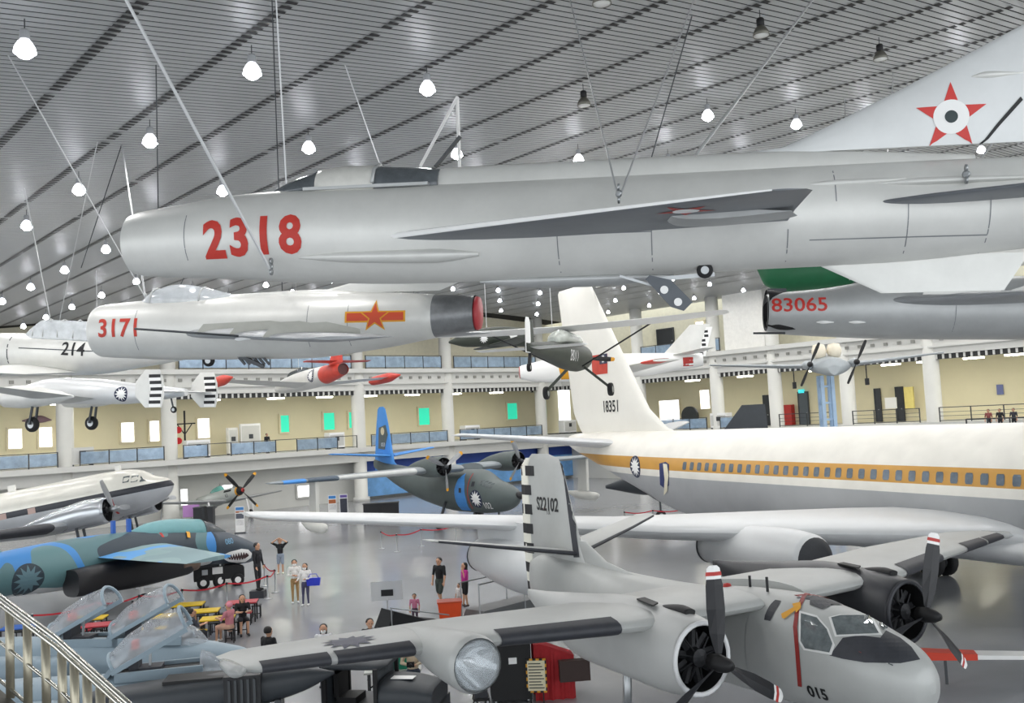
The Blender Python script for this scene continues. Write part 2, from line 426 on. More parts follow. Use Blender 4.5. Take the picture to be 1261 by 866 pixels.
def railing(side, seg, glass, label, base=5.05, h=1.15, d=-1.0):
    """seg: list of wall stretches (s0, s1) between columns"""
    bx = bxl if side == 'left' else bxr
    r = root('gallery_railing', label, 'railing', uv(WU + d, seg[0][0], base) if side == 'left' else uv(seg[0][0], WV + d, base))
    inv = Matrix.Translation(-Vector(r.location))
    def b(mb, nm, m):
        o = mb.build(nm, m, r); o.location = -Vector(r.location); return o
    for (s0, s1) in seg:
        f = MB(); bx(f, d, d + .06, s0, s1, base + h - .06, base + h); b(f, 'top_rail', M_dsteel)
        f = MB(); bx(f, d, d + .05, s0, s1, base + .08, base + .13); b(f, 'bottom_rail', M_dsteel)
        n = max(2, int((s1 - s0) / 1.9)); st = (s1 - s0) / n
        for i in range(n + 1):
            f = MB(); s = s0 + st * i; bx(f, d - .02, d + .08, s - .03, s + .03, base, base + h); b(f, 'post', M_dsteel)
        for i in range(n):
            if glass == 1 or (glass == 2 and i % 3 != 1):
                f = MB(); bx(f, d + .01, d + .04, s0 + st * i + .05, s0 + st * (i + 1) - .05, base + .15, base + h - .1); b(f, 'glass_panel', M_gbal)
            elif glass == 0:
                f = MB()
                for q in range(1, 3): bx(f, d + .01, d + .04, s0 + st * i, s0 + st * (i + 1), base + .15 + .3 * q, base + .18 + .3 * q)
                b(f, 'mid_bars', M_dsteel)
    return r
bays_l = [(a + .8, b - .8) for a, b in zip(cl[:-1], cl[1:])]
bays_r = [(b + .8, a - .8) for a, b in zip(crs[:-1], crs[1:])]
railing('left', [bays_l[0]], 1, 'blue glass gallery railing below the end wall windows')
railing('left', [bays_l[1]], 1, 'glass gallery railing between the two columns beside the crossing signal')
railing('left', [bays_l[2]], 2, 'glass and post gallery railing in front of the white display case')
railing('left', bays_l[3:], 1, 'glass gallery railing above the blue backdrop')
railing('left', bays_l[2:], 1, 'upper glass balustrade along the top gallery of the end wall', base=12.4, h=1.3, d=-.5)
railing('right', bays_r[:2], 1, 'glass gallery railing in front of the big fan and bright openings')
railing('right', bays_r[2:], 0, 'dark bar gallery railing in front of the cream wall doors')
railing('right', [(ub + .5, crs[0] - .8)], 1, 'upper glass balustrade beside the blank white wall panel', base=12.4, h=1.3, d=-.5)
# soffit light panels under the upper gallery
SOF = {'left': (75, 103, 260, 340, 400, 455, 508, 560, 612), 'right': (850, 915, 1005, 1095, 1140, 1198, 1250)}
for side, xs in SOF.items():
    for k, x in enumerate(xs):
        if side == 'left': p = on_u(x, 485, WU + .8); s = p.dot(V); bx = bxl
        else: p = on_v(x, 435, WV + .8); s = p.dot(U); bx = bxr
        o = root('soffit_light', 'bright rectangular light fitting under the ' + ('end' if side == 'left' else 'long') + ' wall gallery soffit', 'light',
                 uv(WU + .9, s, 9.85) if side == 'left' else uv(s, WV + .9, 9.85), group='soffit lights of the %s wall' % side)
        a = bx(MB(), .6, 1.2, s - .75, s + .75, 9.92, 10.05).build('housing', M_slab, o); a.location = -Vector(o.location)
        a = bx(MB(), .58, 1.18, s - .7, s + .7, 9.82, 9.92).build('diffuser', M_lampdim, o); a.location = -Vector(o.location)
# blue backdrop and murals on the ground floor
va, vb = on_u(452, 570, WU).dot(V), on_u(740, 560, WU).dot(V)
bd = root('mural_backdrop', 'long blue painted backdrop on the ground floor end wall', 'backdrop', uv(WU + .5, va, 0))
for nm, z0, z1, m in (('upper_band', 2.7, 4.55, mat('mural_deep_blue', '#2a4691', .6, 0, .15, .6)), ('lower_band', .3, 2.7, mat('mural_sky', '#6fa3d6', .6, 0, .25, .8))):
    o = ubox(WU + .62, WU + .8, va, vb, z0, z1).build(nm, m, bd); o.location = -Vector(bd.location)

# ------------------------------------------------------------------ aircraft toolkit (local axes: x forward, y left, z up)
def interp(secs, sub):
    a = np.array(secs, float); n = len(a); out = []
    t = np.concatenate([[0], np.cumsum(np.abs(np.diff(a[:, 0])) + 1e-6)])
    mt = np.zeros_like(a)
    dlt = np.diff(a, axis=0) / np.diff(t)[:, None]
    mt[0], mt[-1] = dlt[0], dlt[-1]
    for i in range(1, n - 1):
        p = dlt[i - 1] * dlt[i]
        mt[i] = np.where(p > 0, 2 * p / (dlt[i - 1] + dlt[i] + 1e-12 * np.sign(dlt[i])), 0)
    for i in range(n - 1):
        h = t[i + 1] - t[i]
        for k in range(sub):
            s = k / sub
            out.append((2 * s**3 - 3 * s**2 + 1) * a[i] + (s**3 - 2 * s**2 + s) * h * mt[i] + (-2 * s**3 + 3 * s**2) * a[i + 1] + (s**3 - s**2) * h * mt[i + 1])
    out.append(a[-1]); return out
def fus(name, secs, m, parent, n=28, sub=5, y0=0.0, cap0=True, cap1=True, e=2.0):
    """secs: (x, z_centre, half_width, up, down)"""
    ss = interp(secs, sub); vs, fs = [], []
    for (x, zc_, ry, up, dn) in ss:
        for k in range(n):
            t = 2 * math.pi * k / n; c, s = math.cos(t), math.sin(t)
            yy = math.copysign(abs(c) ** (2 / e), c) * ry; zz = math.copysign(abs(s) ** (2 / e), s)
            vs.append((x, y0 + yy, zc_ + zz * (up if zz > 0 else dn)))
    L = len(ss)
    for i in range(L - 1):
        for k in range(n): fs.append((i * n + k, i * n + (k + 1) % n, (i + 1) * n + (k + 1) % n, (i + 1) * n + k))
    if cap0: fs.append(tuple(range(n))[::-1])
    if cap1: fs.append(tuple(range((L - 1) * n, L * n)))
    me = mesh_of(name, vs, fs)
    for p in me.polygons: p.use_smooth = len(p.vertices) == 4
    return link(name, me, m, parent)
AF = [(0, 0), (.012, .16), (.05, .3), (.12, .42), (.25, .5), (.4, .5), (.6, .38), (.8, .2), (.95, .05), (1, .012)]
def wing(name, secs, m, parent, vertical=False, camber=.0):
    """secs: (x_leading, y, z, chord, thickness_ratio); vertical swaps the thickness axis to y"""
    prof = [(c, t) for c, t in AF] + [(c, -t) for c, t in AF[::-1][:-1]]
    n = len(prof); vs, fs = [], []
    for (xl, y, z, ch, tc) in secs:
        for (c, t) in prof:
            x = xl - c * ch; d = t * tc * ch
            vs.append((x, y + d, z) if vertical else (x, y, z + d + camber * ch * c * (1 - c)))
    for i in range(len(secs) - 1):
        for k in range(n): fs.append((i * n + k, i * n + (k + 1) % n, (i + 1) * n + (k + 1) % n, (i + 1) * n + k))
    fs += [tuple(range(n))[::-1], tuple(range((len(secs) - 1) * n, len(secs) * n))]
    o = poly(name, vs, fs, m, parent)
    for p in o.data.polygons: p.use_smooth = len(p.vertices) == 4
    o.data.set_sharp_from_angle(angle=math.radians(50))
    return o
def pair(name, secs, m, parent, **k):
    a = wing(name, secs, m, parent, **k)
    b = wing(name, [(x, -y, z, c, t) for x, y, z, c, t in secs], m, parent, **k)
    return a, b
def flip_fix(o):
    bm = bmesh.new(); bm.from_mesh(o.data); bmesh.ops.recalc_face_normals(bm, faces=bm.faces); bm.to_mesh(o.data); bm.free()
class Proj:
    """lays flat artwork on the surface of built parts"""
    def __init__(s, *objs):
        vs, fs = [], []
        for o in objs:
            b = len(vs); vs += [v.co.copy() for v in o.data.vertices]; fs += [tuple(i + b for i in p.vertices) for p in o.data.polygons]
        s.t = BVHTree.FromPolygons(vs, fs)
    def put(s, name, vs2, fs, m, parent, O, A, B, off=.008, cut=.08, tex=None):
        O, A, B = Vector(O), Vector(A).normalized(), Vector(B).normalized(); N = A.cross(B).normalized()
        bm = bmesh.new()
        vv = [bm.verts.new((a, b, 0)) for a, b in vs2]
        for f in fs:
            try: bm.faces.new([vv[i] for i in f])
            except ValueError: pass
        xs = [a for a, b in vs2]; ys = [b for a, b in vs2]
        for ax, lo, hi in ((0, min(xs), max(xs)), (1, min(ys), max(ys))):
            q = lo + cut
            while q < hi:
                co = Vector((q, 0, 0)) if ax == 0 else Vector((0, q, 0)); no = Vector((1, 0, 0)) if ax == 0 else Vector((0, 1, 0))
                bmesh.ops.bisect_plane(bm, geom=bm.verts[:] + bm.edges[:] + bm.faces[:], plane_co=co, plane_no=no); q += cut
        for v in bm.verts:
            P = O + A * v.co.x + B * v.co.y
            h = s.t.ray_cast(P + N * 6, -N)
            if h[0] is None:
                h = s.t.find_nearest(P); n_ = P - h[0]
                v.co = h[0] + (h[1] if h[1].dot(n_) > 0 else -h[1]) * off
            else: v.co = h[0] + (h[1] if h[1].dot(N) > 0 else -h[1]) * off
        me = bpy.data.meshes.new(name); bm.to_mesh(me); bm.free()
        return link(name, me, m, parent)
def text2(body, size, shear=0.0, xs=1.0, bold=0.0):
    cu = bpy.data.curves.new('txt', 'FONT'); cu.body = body; cu.size = size; cu.align_x = 'CENTER'; cu.align_y = 'CENTER'
    cu.shear = shear; cu.resolution_u = 3; cu.offset = bold
    o = bpy.data.objects.new('txt', cu); COL.objects.link(o)
    dg = bpy.context.evaluated_depsgraph_get(); me = o.evaluated_get(dg).to_mesh()
    vs = [(v.co.x * xs, v.co.y) for v in me.vertices]; fs = [tuple(p.vertices) for p in me.polygons]
    o.evaluated_get(dg).to_mesh_clear(); bpy.data.objects.remove(o); bpy.data.curves.remove(cu)
    return vs, fs
def disc2(r, n=32): return [(r * math.cos(2 * math.pi * k / n), r * math.sin(2 * math.pi * k / n)) for k in range(n)], [tuple(range(n))]
def star2(r, ri, n=5, ph=math.pi / 2):
    pts = []
    for k in range(2 * n):
        q = r if k % 2 == 0 else ri; t = ph + math.pi * k / n; pts.append((q * math.cos(t), q * math.sin(t)))
    return pts + [(0, 0)], [(k, (k + 1) % (2 * n), 2 * n) for k in range(2 * n)]
def rect2(w, h): return [(-w / 2, -h / 2), (w / 2, -h / 2), (w / 2, h / 2), (-w / 2, h / 2)], [(0, 1, 2, 3)]
def poly2(pts): return pts, [tuple(range(len(pts)))]
def roundel(pj, parent, O, A, B, r, disc=None, sun=None):
    pj.put('roundel_disc', *disc2(r), disc or M_navy, parent, O, A, B, off=.008)
    pj.put('roundel_sun', *star2(r * .92, r * .5, 12), sun or M_wht, parent, O, A, B, off=.014)
def prop(parent, hub, axis, R, blades, ph, mb_, mtip, mhub, w=.16, stripe=None, name='propeller_blade', tipf=.88):
    """each blade its own part with a coloured tip"""
    hub, ax = Vector(hub), Vector(axis).normalized()
    a = ax.orthogonal().normalized(); b = ax.cross(a)
    # make phase 0 point up
    upp = Vector((0, 0, 1)) - ax * ax.z; upp.normalize(); sd = ax.cross(upp)
    for k in range(blades):
        t = ph + 2 * math.pi * k / blades; d = upp * math.cos(t) + sd * math.sin(t); c = ax.cross(d)
        def ring(q, wf, tw):
            tw = -tw
            cc = c * math.cos(tw) + ax * math.sin(tw); nn = ax * math.cos(tw) - c * math.sin(tw)
            P = hub + d * (q * R)
            return [P + cc * (w * wf) + nn * 0, P + nn * (.02 * R / 1.7), P - cc * (w * wf), P - nn * (.02 * R / 1.7)]
        st = [(.1, .35, 1.0), (.3, .8, .75), (.55, 1.0, .5), (.8, .95, .4), (tipf, .85, .36)]
        tp = [(tipf, .86, .36), (.97, .75, .34), (1.0, .45, .33)]
        for nm, sset, mm in ((name, st, mb_), ('blade_tip', tp, mtip)):
            if mm is None: continue
            vs = sum([ring(*q) for q in sset], []); fs = []
            for i in range(len(sset) - 1):
                for j in range(4): fs.append((4 * i + j, 4 * i + (j + 1) % 4, 4 * i + 4 + (j + 1) % 4, 4 * i + 4 + j))
            fs += [(3, 2, 1, 0), tuple(range(4 * len(sset) - 4, 4 * len(sset)))]
            o = poly(nm, vs, fs, mm, parent)
        if stripe is not None:
            vs = sum([[P + (P - (hub + d * (q[0] * R))) * .04 for P in ring(*q)] for q in ((tipf + .035, .87, .36), (tipf + .075, .83, .35))], [])
            poly('blade_stripe', vs, [(j, (j + 1) % 4, 4 + (j + 1) % 4, 4 + j) for j in range(4)], stripe, parent)
    MB().lathe([(.0, .34 * R / 1.7), (.07, .32 * R / 1.7), (.13, .2 * R / 1.7), (.16, .0), (.14, -.2)], hub, ax, 12).build('propeller_hub', mhub, parent, True)
def wheel(parent, c, r, wd, axis=(0, 1, 0), hubm=None):
    o = MB().lathe([(r * .55, -wd / 2), (r * .9, -wd / 2), (r, -wd / 4), (r, wd / 4), (r * .9, wd / 2), (r * .55, wd / 2)], c, axis, 18).build('wheel', M_rubber, parent, True)
    MB().lathe([(r * .5, -wd * .52), (r * .5, wd * .52)], c, axis, 14).build('wheel_hub', hubm or M_steel, o)
    return o
def radial(parent, hub, axis, R, depth=.9, cyl=9):
    """radial engine seen inside a cowl: crankcase plus a ring of cylinders"""
    hub, ax = Vector(hub), Vector(axis).normalized(); a = ax.orthogonal().normalized(); b = ax.cross(a)
    mb = MB(); mb.lathe([(.05, .1), (R * .3, .05), (R * .34, -.3)], hub, ax, 12)
    for k in range(cyl):
        t = 2 * math.pi * k / cyl; d = a * math.cos(t) + b * math.sin(t)
        mb.tube([hub + d * R * .25 - ax * .2, hub + d * R * .88 - ax * .2], R * .14, 6)
        mb.tube([hub + d * R * .3 + ax * .0, hub + d * R * .8 - ax * .05], R * .03, 4)
    mb.build('engine_cylinders', mat('engine_dark', '#26272a', .5, .4, .3, 12), parent)
def cable(p, q, r=.018, label='thin steel suspension cable running up to the slatted ceiling', group='suspension cables', m=None):
    return tag(MB().tube([p, q], r, 5).build('suspension_cable', m or M_cable), label, 'cable', group)
def drop_cable(p, label):
    return cable(p, Vector((p.x, p.y, zc(p.dot(V)) - .05)), .014, label, 'cables of small hanging planes')
def W(o_root, p):
    bpy.context.view_layer.update(); return o_root.matrix_world @ Vector(p)

def pose_m(pose):
    y, p, r = [math.radians(a) for a in pose[3:6]]
    cy, sy, cp, sp, cr, sr = math.cos(y), math.sin(y), math.cos(p), math.sin(p), math.cos(r), math.sin(r)
    return Matrix(((cy, -sy, 0), (sy, cy, 0), (0, 0, 1))) @ Matrix(((cp, 0, -sp), (0, 1, 0), (sp, 0, cp))) @ Matrix(((1, 0, 0), (0, cr, -sr), (0, sr, cr)))
def lp(pose, px, py, **k):
    """where a pixel's ray meets a plane x=, y= or z= of the aircraft's own frame"""
    R_ = pose_m(pose).transposed(); o = R_ @ (EYEP - Vector(pose[:3])) / pose[6]; d = R_ @ ray(px, py) / pose[6]
    ax, val = [(i, k[c]) for i, c in enumerate('xyz') if c in k][0]
    return o + d * ((val - o[ax]) / d[ax])
XP, XM, YP, YM, ZP = (1, 0, 0), (-1, 0, 0), (0, 1, 0), (0, -1, 0), (0, 0, 1)
def boot(name, secs, m, parent, frac=.12, grow=1.03):
    prof = [(c, t) for c, t in AF if c <= frac + 1e-6]; prof = prof[::-1] + [(c, -t) for c, t in prof[1:]]
    n = len(prof); vs, fs = [], []
    for (xl, y, z, ch, tc) in secs:
        for (c, t) in prof: vs.append((xl + .012 - c * ch, y, z + t * tc * ch * grow + (.006 if t > 0 else -.006)))
    for i in range(len(secs) - 1):
        for k in range(n - 1): fs.append((i * n + k, i * n + k + 1, (i + 1) * n + k + 1, (i + 1) * n + k))
    return poly(name, vs, fs, m, parent, True)
def sec_at(secs, y):
    for a, b in zip(secs[:-1], secs[1:]):
        if abs(a[1]) <= abs(y) <= abs(b[1]):
            t = (abs(y) - abs(a[1])) / (abs(b[1]) - abs(a[1])); return tuple(p + (q - p) * t for p, q in zip(a, b))
def mir(secs): return [(x, -y, z, c, t) for x, y, z, c, t in secs]

# ================================================================== hanging jet 2318
M_alu = mat('weathered_aluminium', '#d9d9d5', .42, .2, .07, 1.2)
M_wing_shade = mat('wing_metal_shaded', '#7b7f84', .45, .3, .1, 1.5)  # wing and tailplane metal darkened, underside shade put into the colour
M_alu2 = mat('weathered_aluminium_dull', '#b7b9b9', .45, .4, .08, 1.5)
M_seam = mat('panel_seam_grey', '#83868a', .5, .2, 0)
M_haze = mat('hazy_canopy_cover', '#d3d2cc', .35, 0, .1, 4)
M_cgl = mat('dark_canopy_glass', '#5b6064', .1, .1, .2, 5)
P = [-5.17, 13.27, 9.61, 170.26, 2.6, -2.76, 1.0]
a = plane_root('jet_fighter', 'large silver delta wing jet numbered 2318 hung from the ceiling', 'jet fighter', P)
A1 = a
fb = fus('fuselage', [(0, 0, .42, .42, .42), (-.12, 0, .45, .45, .445), (-.6, .0, .5, .51, .48), (-1.5, .02, .57, .6, .55), (-2.7, .02, .62, .64, .64), (-4, 0, .64, .64, .66), (-6.5, 0, .64, .64, .66), (-8.5, .02, .63, .62, .63), (-10, .04, .61, .6, .62), (-11.5, .08, .56, .55, .54), (-12.6, .1, .5, .5, .48)], M_alu, a, n=40, cap0=False)
fus('intake_duct', [(-.02, 0, .4, .4, .4), (-.4, 0, .38, .38, .38), (-1.0, 0, .3, .3, .3)], M_black, a, cap0=False)
MB().lathe([(.02, .16), (.15, -.1), (.24, -.35), (.27, -.6)], (0, 0, 0), XP, 18).build('shock_cone', mat('cone_green', '#1d5a3c', .5), a, True)
MB().lathe([(.0, -.4), (.45, -.4), (.47, -.45), (.3, -.5)], (-12.2, 0, .1), XP, 24).build('jet_nozzle', M_dsteel, a, True)
fus('windscreen', [(-2.02, .62, .05, .03, .05), (-2.35, .62, .24, .16, .1), (-2.75, .62, .33, .28, .1)], M_cgl, a)
fus('canopy_hood', [(-2.75, .62, .335, .285, .1), (-3.1, .62, .35, .32, .1), (-3.55, .62, .345, .31, .1)], M_haze, a)
fus('rear_glazing', [(-3.55, .62, .34, .3, .1), (-3.9, .62, .32, .27, .1), (-4.4, .6, .26, .24, .1)], M_cgl, a)
MB().tube([(-3.55, .35, .64), (-3.55, .26, .84), (-3.55, 0, .95), (-3.55, -.26, .84), (-3.55, -.35, .64)], .025, 6).build('canopy_bow', M_alu2, a, True)
MB().box((-4.3, -.36, .58), (-2.6, .36, .62)).build('canopy_sill', M_alu2, a)
fus('dorsal_spine', [(-4.2, .5, .22, .34, .1), (-4.8, .5, .24, .36, .1), (-6.5, .5, .24, .36, .1), (-8.3, .5, .22, .36, .1), (-9.4, .5, .15, .32, .1), (-11, .5, .08, .2, .1)], M_alu, a)
fin = wing('tail_fin', [(-7.9, 0, .82, 4.6, .018), (-8.75, 0, .9, 3.9, .028), (-9.15, 0, 1.06, 3.6, .04), (-10.1, 0, 1.5, 3.2, .05), (-11.6, 0, 2.24, 2.6, .05), (-13.4, 0, 3.15, 1.8, .045), (-13.9, 0, 3.3, 1.3, .03)], mat('fin_pale_grey', '#d6d8d8', .45, .2, .05, 1.5), a, vertical=True)
ws = [(-3.55, .45, -.1, 5.2, .036), (-5.6, 1.55, -.12, 3.12, .04), (-8.1, 2.95, -.16, .62, .05), (-8.35, 3.05, -.16, .3, .05)]
wn, wf = pair('wing', ws, M_wing_shade, a)
for s in (1, -1):
    ww = ws if s > 0 else mir(ws)
    boot('wing_leading_edge', ww, M_wht, a, .02, 1.0)
    wing('flap_fairing', [(-7.4, s * 1.2, -.17, 1.25, .08), (-7.35, s * 1.5, -.18, 1.4, .1), (-7.4, s * 1.8, -.17, 1.25, .08)], M_alu2, a)
pair('tailplane', [(-9.6, .42, .08, 1.9, .05), (-10.2, .95, .07, 1.6, .05), (-12.3, 2.2, .05, .9, .05)], M_wing_shade, a)
wing('ventral_fin', [(-9.0, 0, -.5, 2.6, .02), (-9.9, 0, -.95, 1.4, .02)], M_alu, a, vertical=True)
for s in (1, -1):
    fus('gun_fairing', [(-2.6, -.32, .01, .02, .02), (-3.3, -.34, .1, .07, .07), (-4.4, -.36, .14, .09, .09), (-5.0, -.36, .05, .03, .03)], M_alu, a, y0=s * .52, n=14)
    fus('spine_fairing', [(-8.9, .32, .01, .01, .01), (-9.3, .33, .05, .04, .04), (-10.1, .34, .02, .02, .02)], M_alu, a, y0=s * .52, n=10)
    fus('root_fairing', [(-9.7, .3, .01, .01, .01), (-10.3, .3, .08, .05, .05), (-11.6, .3, .02, .02, .02)], M_alu, a, y0=s * .53, n=10)
fus('fin_light_fairing', [(-10.95, 1.62, .01, .01, .01), (-11.15, 1.63, .05, .045, .045), (-11.55, 1.63, .02, .01, .01)], M_alu, a, y0=.06, n=10)
fus('belly_pod', [(-4.9, -.66, .02, .02, .02), (-5.6, -.67, .16, .06, .1), (-6.6, -.67, .2, .06, .1), (-7.4, -.66, .02, .02, .02)], M_alu2, a, n=14)
dp = [lp(P, *q, y=.45) for q in ((800, 339), (826, 345), (853, 372), (842, 383), (826, 378), (795, 344))]
gd = MB().prism([(0, 0)] * 0 or [(q.x, q.z) for q in dp], lambda x_, z_, c: (x_, .43 + c, z_), .04).build('gear_door', mat('door_slate', '#5c6167', .5, .2), a)
for q in ((818, 357), (835, 372)):
    c = lp(P, *q, y=.48); MB().lathe([(.05, 0), (.05, .012)], c, YP, 12).build('door_boss', M_wht, gd)
MB().bar(lp(P, 763, 340, y=.3), lp(P, 815, 355, y=.3), .03).bar(lp(P, 797, 345, y=.2), lp(P, 880, 338, y=.2), .05).build('gear_strut', M_steel, a)
wheel(a, lp(P, 868, 333, y=.25), .1, .06)
pj = Proj(fb); pf = Proj(fin)
for ch, cx_, cy_ in (('2', 262, 297), ('3', 294, 294), ('1', 325, 292), ('8', 358, 291)):
    pj.put('number_digit', *text2(ch, .66, 0, .95, .022), mat('number_red', '#c1362b', .55, 0, .08, 6), a, lp(P, cx_, cy_, y=.58), XM, ZP, cut=.06)
O = lp(P, 1172, 143, y=.1)
star = star2(.42, .165); pf.put('red_star', *star, mat('star_red', '#cf3a34', .5, 0, 0), a, O, XM, ZP, off=.006)
pf.put('star_disc', *disc2(.205), M_wht, a, O, XM, ZP, off=.009); pf.put('star_dot', *disc2(.075), mat('dot_dark', '#2c3b3d', .5, 0, 0), a, O, XM, ZP, off=.012)
for pts in ([(1202, 186), (1230, 150), (1258, 118), (1261, 122), (1233, 153), (1205, 187)], [(1202, 184), (1210, 187), (1261, 185), (1261, 187), (1209, 189)]):
    q = [lp(P, *t, y=.1) for t in pts]; c = q[0]
    pf.put('panel_seam', *poly2([(-(t.x - c.x), t.z - c.z) for t in q]), M_blk, a, c, XM, ZP, off=.006)
def seam(x, z0, z1, w=.012):
    pj.put('panel_seam', *rect2(w, z1 - z0), M_seam, a, (x, .6, (z0 + z1) / 2), XM, ZP, off=.004, cut=.1)
for x, z0, z1 in ((-6.0, -.6, -.15), (-7.15, -.6, -.15), (-8.75, -.55, -.2), (-10.1, -.5, .1), (-11.0, -.5, .1), (-1.0, -.3, .3), (-9.3, .1, .5)): seam(x, z0, z1)
pj.put('panel_seam', *rect2(2.0, .012), M_seam, a, (-10.0, .6, -.33), XM, ZP, off=.004, cut=.2)
pj.put('panel_seam', *rect2(1.15, .012), M_seam, a, (-6.57, .6, -.17), XM, ZP, off=.004, cut=.2)
pw = Proj(wn)
O = Vector((-7.55, 2.15, -.2))
pw.put('wing_star', *star2(.33, .13), M_red, a, O, (1, 0, 0), (0, -1, 0), off=.006); pw.put('wing_star_disc', *disc2(.14), M_wht, a, O, (1, 0, 0), (0, -1, 0), off=.009)
# lifting shackles and cables of 2318
def shackle(parent, p):
    mb = MB(); p = Vector(p)
    for k in range(3): mb.lathe([(.03, -.012), (.045, -.012), (.045, .012), (.03, .012)], p + Vector((0, 0, .07 * k)), (1, k % 2, 0), 10)
    mb.build('shackle', M_steel, parent, True)
n1 = lp(P, 334, 335, y=.6); shackle(a, n1)
cable(W(a, n1), on_ceiling(22, -250), .02, 'long bright steel cable from the nose of jet 2318 to the ceiling', 'cables of jet 2318')
n2 = lp(P, 762, 246, y=1.4); shackle(a, n2)
cable(W(a, n2), on_ceiling(702, 0), .012, 'thin cable of the V pair above the wing of jet 2318', 'cables of jet 2318')
cable(W(a, n2), on_ceiling(862, -20), .012, 'thin cable of the V pair above the wing of jet 2318', 'cables of jet 2318')
n3 = Vector((-7.7, 0, .85)); cable(W(a, n3), on_ceiling(1003, -3), .022, 'bright steel cable from the spine of jet 2318 to the ceiling', 'cables of jet 2318')
n4 = lp(P, 1190, 222, y=.62); shackle(a, n4)
cable(W(a, n4), on_ceiling(1330, 20), .018, 'steel cable rising from the tail of jet 2318 across its fin', 'cables of jet 2318')

# ================================================================== hanging jet 3171
P = [-9.14, 21.17, 9.32, 170.5, 2.5, -5, .95]
a = plane_root('jet_fighter', 'silver swept wing jet numbered 3171 with red exhaust cover hung below jet 2318', 'jet fighter', P)
A2 = a
fb = fus('fuselage', [(0, 0, .5, .55, .55), (-.1, 0, .55, .6, .6), (-.7, 0, .64, .66, .64), (-2, 0, .7, .72, .7), (-5, 0, .72, .74, .72), (-6.8, .06, .64, .66, .6), (-8.1, .14, .5, .5, .46)], M_alu, a, n=36, cap0=False)
fus('tail_section', [(-8.1, .14, .49, .49, .45), (-9.0, .2, .4, .4, .38)], mat('burnt_metal', '#8f9193', .4, .6, .2, 3), a, cap0=False, cap1=False)
fus('intake_duct', [(-.02, 0, .48, .53, .53), (-.6, 0, .4, .4, .4)], M_black, a, cap0=False)
MB().lathe([(.01, .06), (.34, .05), (.37, .0), (.37, -.05)], (-9.05, 0, .2), XM, 28).build('exhaust_cover', mat('cover_red', '#b23a40', .5, 0, .1, 6), a, True)
cn = fus('canopy', [(-1.05, .58, .1, .03, .05), (-1.5, .6, .34, .32, .1), (-2.1, .62, .38, .42, .1), (-2.8, .62, .32, .3, .1), (-3.6, .62, .12, .08, .05)], mat('canopy_milky', '#cfd4d8', .12, 0, .15, 3, alpha=.75), a)
for x, r in ((-1.5, .33), (-2.7, .33)):
    MB().tube([(x, r * math.cos(t) * 1.05, .62 + r * math.sin(t)) for t in [math.pi * k / 8 for k in range(9)]], .022, 6).build('canopy_frame', M_alu2, a, True)
fus('spine', [(-3.0, .6, .2, .16, .1), (-5.5, .66, .18, .16, .1), (-7.2, .55, .1, .1, .1)], M_alu, a)
fin = wing('tail_fin', [(-5.2, 0, .72, 3.0, .02), (-6.2, 0, .95, 2.6, .045), (-7.9, 0, 2.1, 2.2, .05), (-8.8, 0, 2.7, 1.6, .04)], M_alu, a, vertical=True)
pair('tailplane', [(-7.3, .05, 1.0, 1.5, .06), (-8.9, 1.7, 1.0, .85, .06), (-9.1, 1.8, 1.0, .5, .04)], M_alu2, a)
ws = [(-2.35, .5, -.1, 3.2, .08), (-4.6, 2.6, -.17, 2.55, .08), (-6.7, 4.5, -.25, 1.8, .08), (-7.1, 4.75, -.25, 1.1, .05)]
pair('wing', ws, mat('mid_metal', '#a2a5a8', .45, .3, .08, 1.5), a)  # wing metal toned down, some underside shade carried in the colour
for s in (1, -1):
    for y in (1.3, 2.6, 3.7):
        q = sec_at(ws, y); x0, z0, ch = q[0], q[2], q[3]
        MB().prism([(x0 + .1, z0), (x0 - .1, z0 + .22), (x0 - ch * .55, z0 + .26), (x0 - ch * .85, z0 + .12), (x0 - ch * .85, z0)], lambda x_, z_, c, y=y, s=s: (x_, s * y + c, z_), .02).build('wing_fence', mat('fence_grey', '#b5b5ad', .5), a)
    wing('wing_tip_probe', [(-5.5, s * 4.35, -.24, .3, .2), (-5.5, s * 4.4, -.24, .3, .2)], M_alu2, a)
pr = lp(P, 166, 405, y=3.0)
MB().tube([pr, (-4.9, 3.0, -.18)], .025, 6).build('pitot_probe', M_dsteel, a, True)
MB().tube([(-1.9, -.2, .9), (-2.1, -.2, 1.25)], .012, 5).build('antenna', M_dsteel, a)
wheel(a, lp(P, 257, 444, y=0), .14, .1); MB().bar(lp(P, 253, 436, y=0), lp(P, 257, 444, y=0), .06).build('nose_leg', M_steel, a)
ng = MB()
for k in range(6): ng.bar(lp(P, 285 + 6 * k, 430, y=.2), lp(P, 302 + 6 * k, 449, y=.2), .05)
ng.bar(lp(P, 283, 433, y=.25), lp(P, 325, 452, y=.25), .08); ng.build('gear_bay_truss', M_dsteel, a)
pj = Proj(fb)
pj.put('number_3171', *text2('3171', .56, 0, 1.0, .012), mat('number_red2', '#c23a2c', .55, 0, .08, 6), a, lp(P, 147, 405, y=.62), XM, ZP, cut=.05)
O = lp(P, 460, 390, y=.7)
pj.put('insignia_bar_edge', *rect2(1.32, .24), M_orange, a, O, XM, ZP, off=.006); pj.put('insignia_bar', *rect2(1.24, .17), mat('insignia_red', '#cc4a2b', .5, 0, 0), a, O, XM, ZP, off=.009)
pj.put('insignia_star_edge', *star2(.36, .15), M_orange, a, O, XM, ZP, off=.012); pj.put('insignia_star', *star2(.29, .115), mat('insignia_red', '#cc4a2b'), a, O, XM, ZP, off=.015)
for x in (-1.3, -5.4, -6.3): pj.put('panel_seam', *rect2(.014, .9), M_seam, a, (x, .7, .0), XM, ZP, off=.004, cut=.1)
shackle(a, (-1.2, 0, .68))
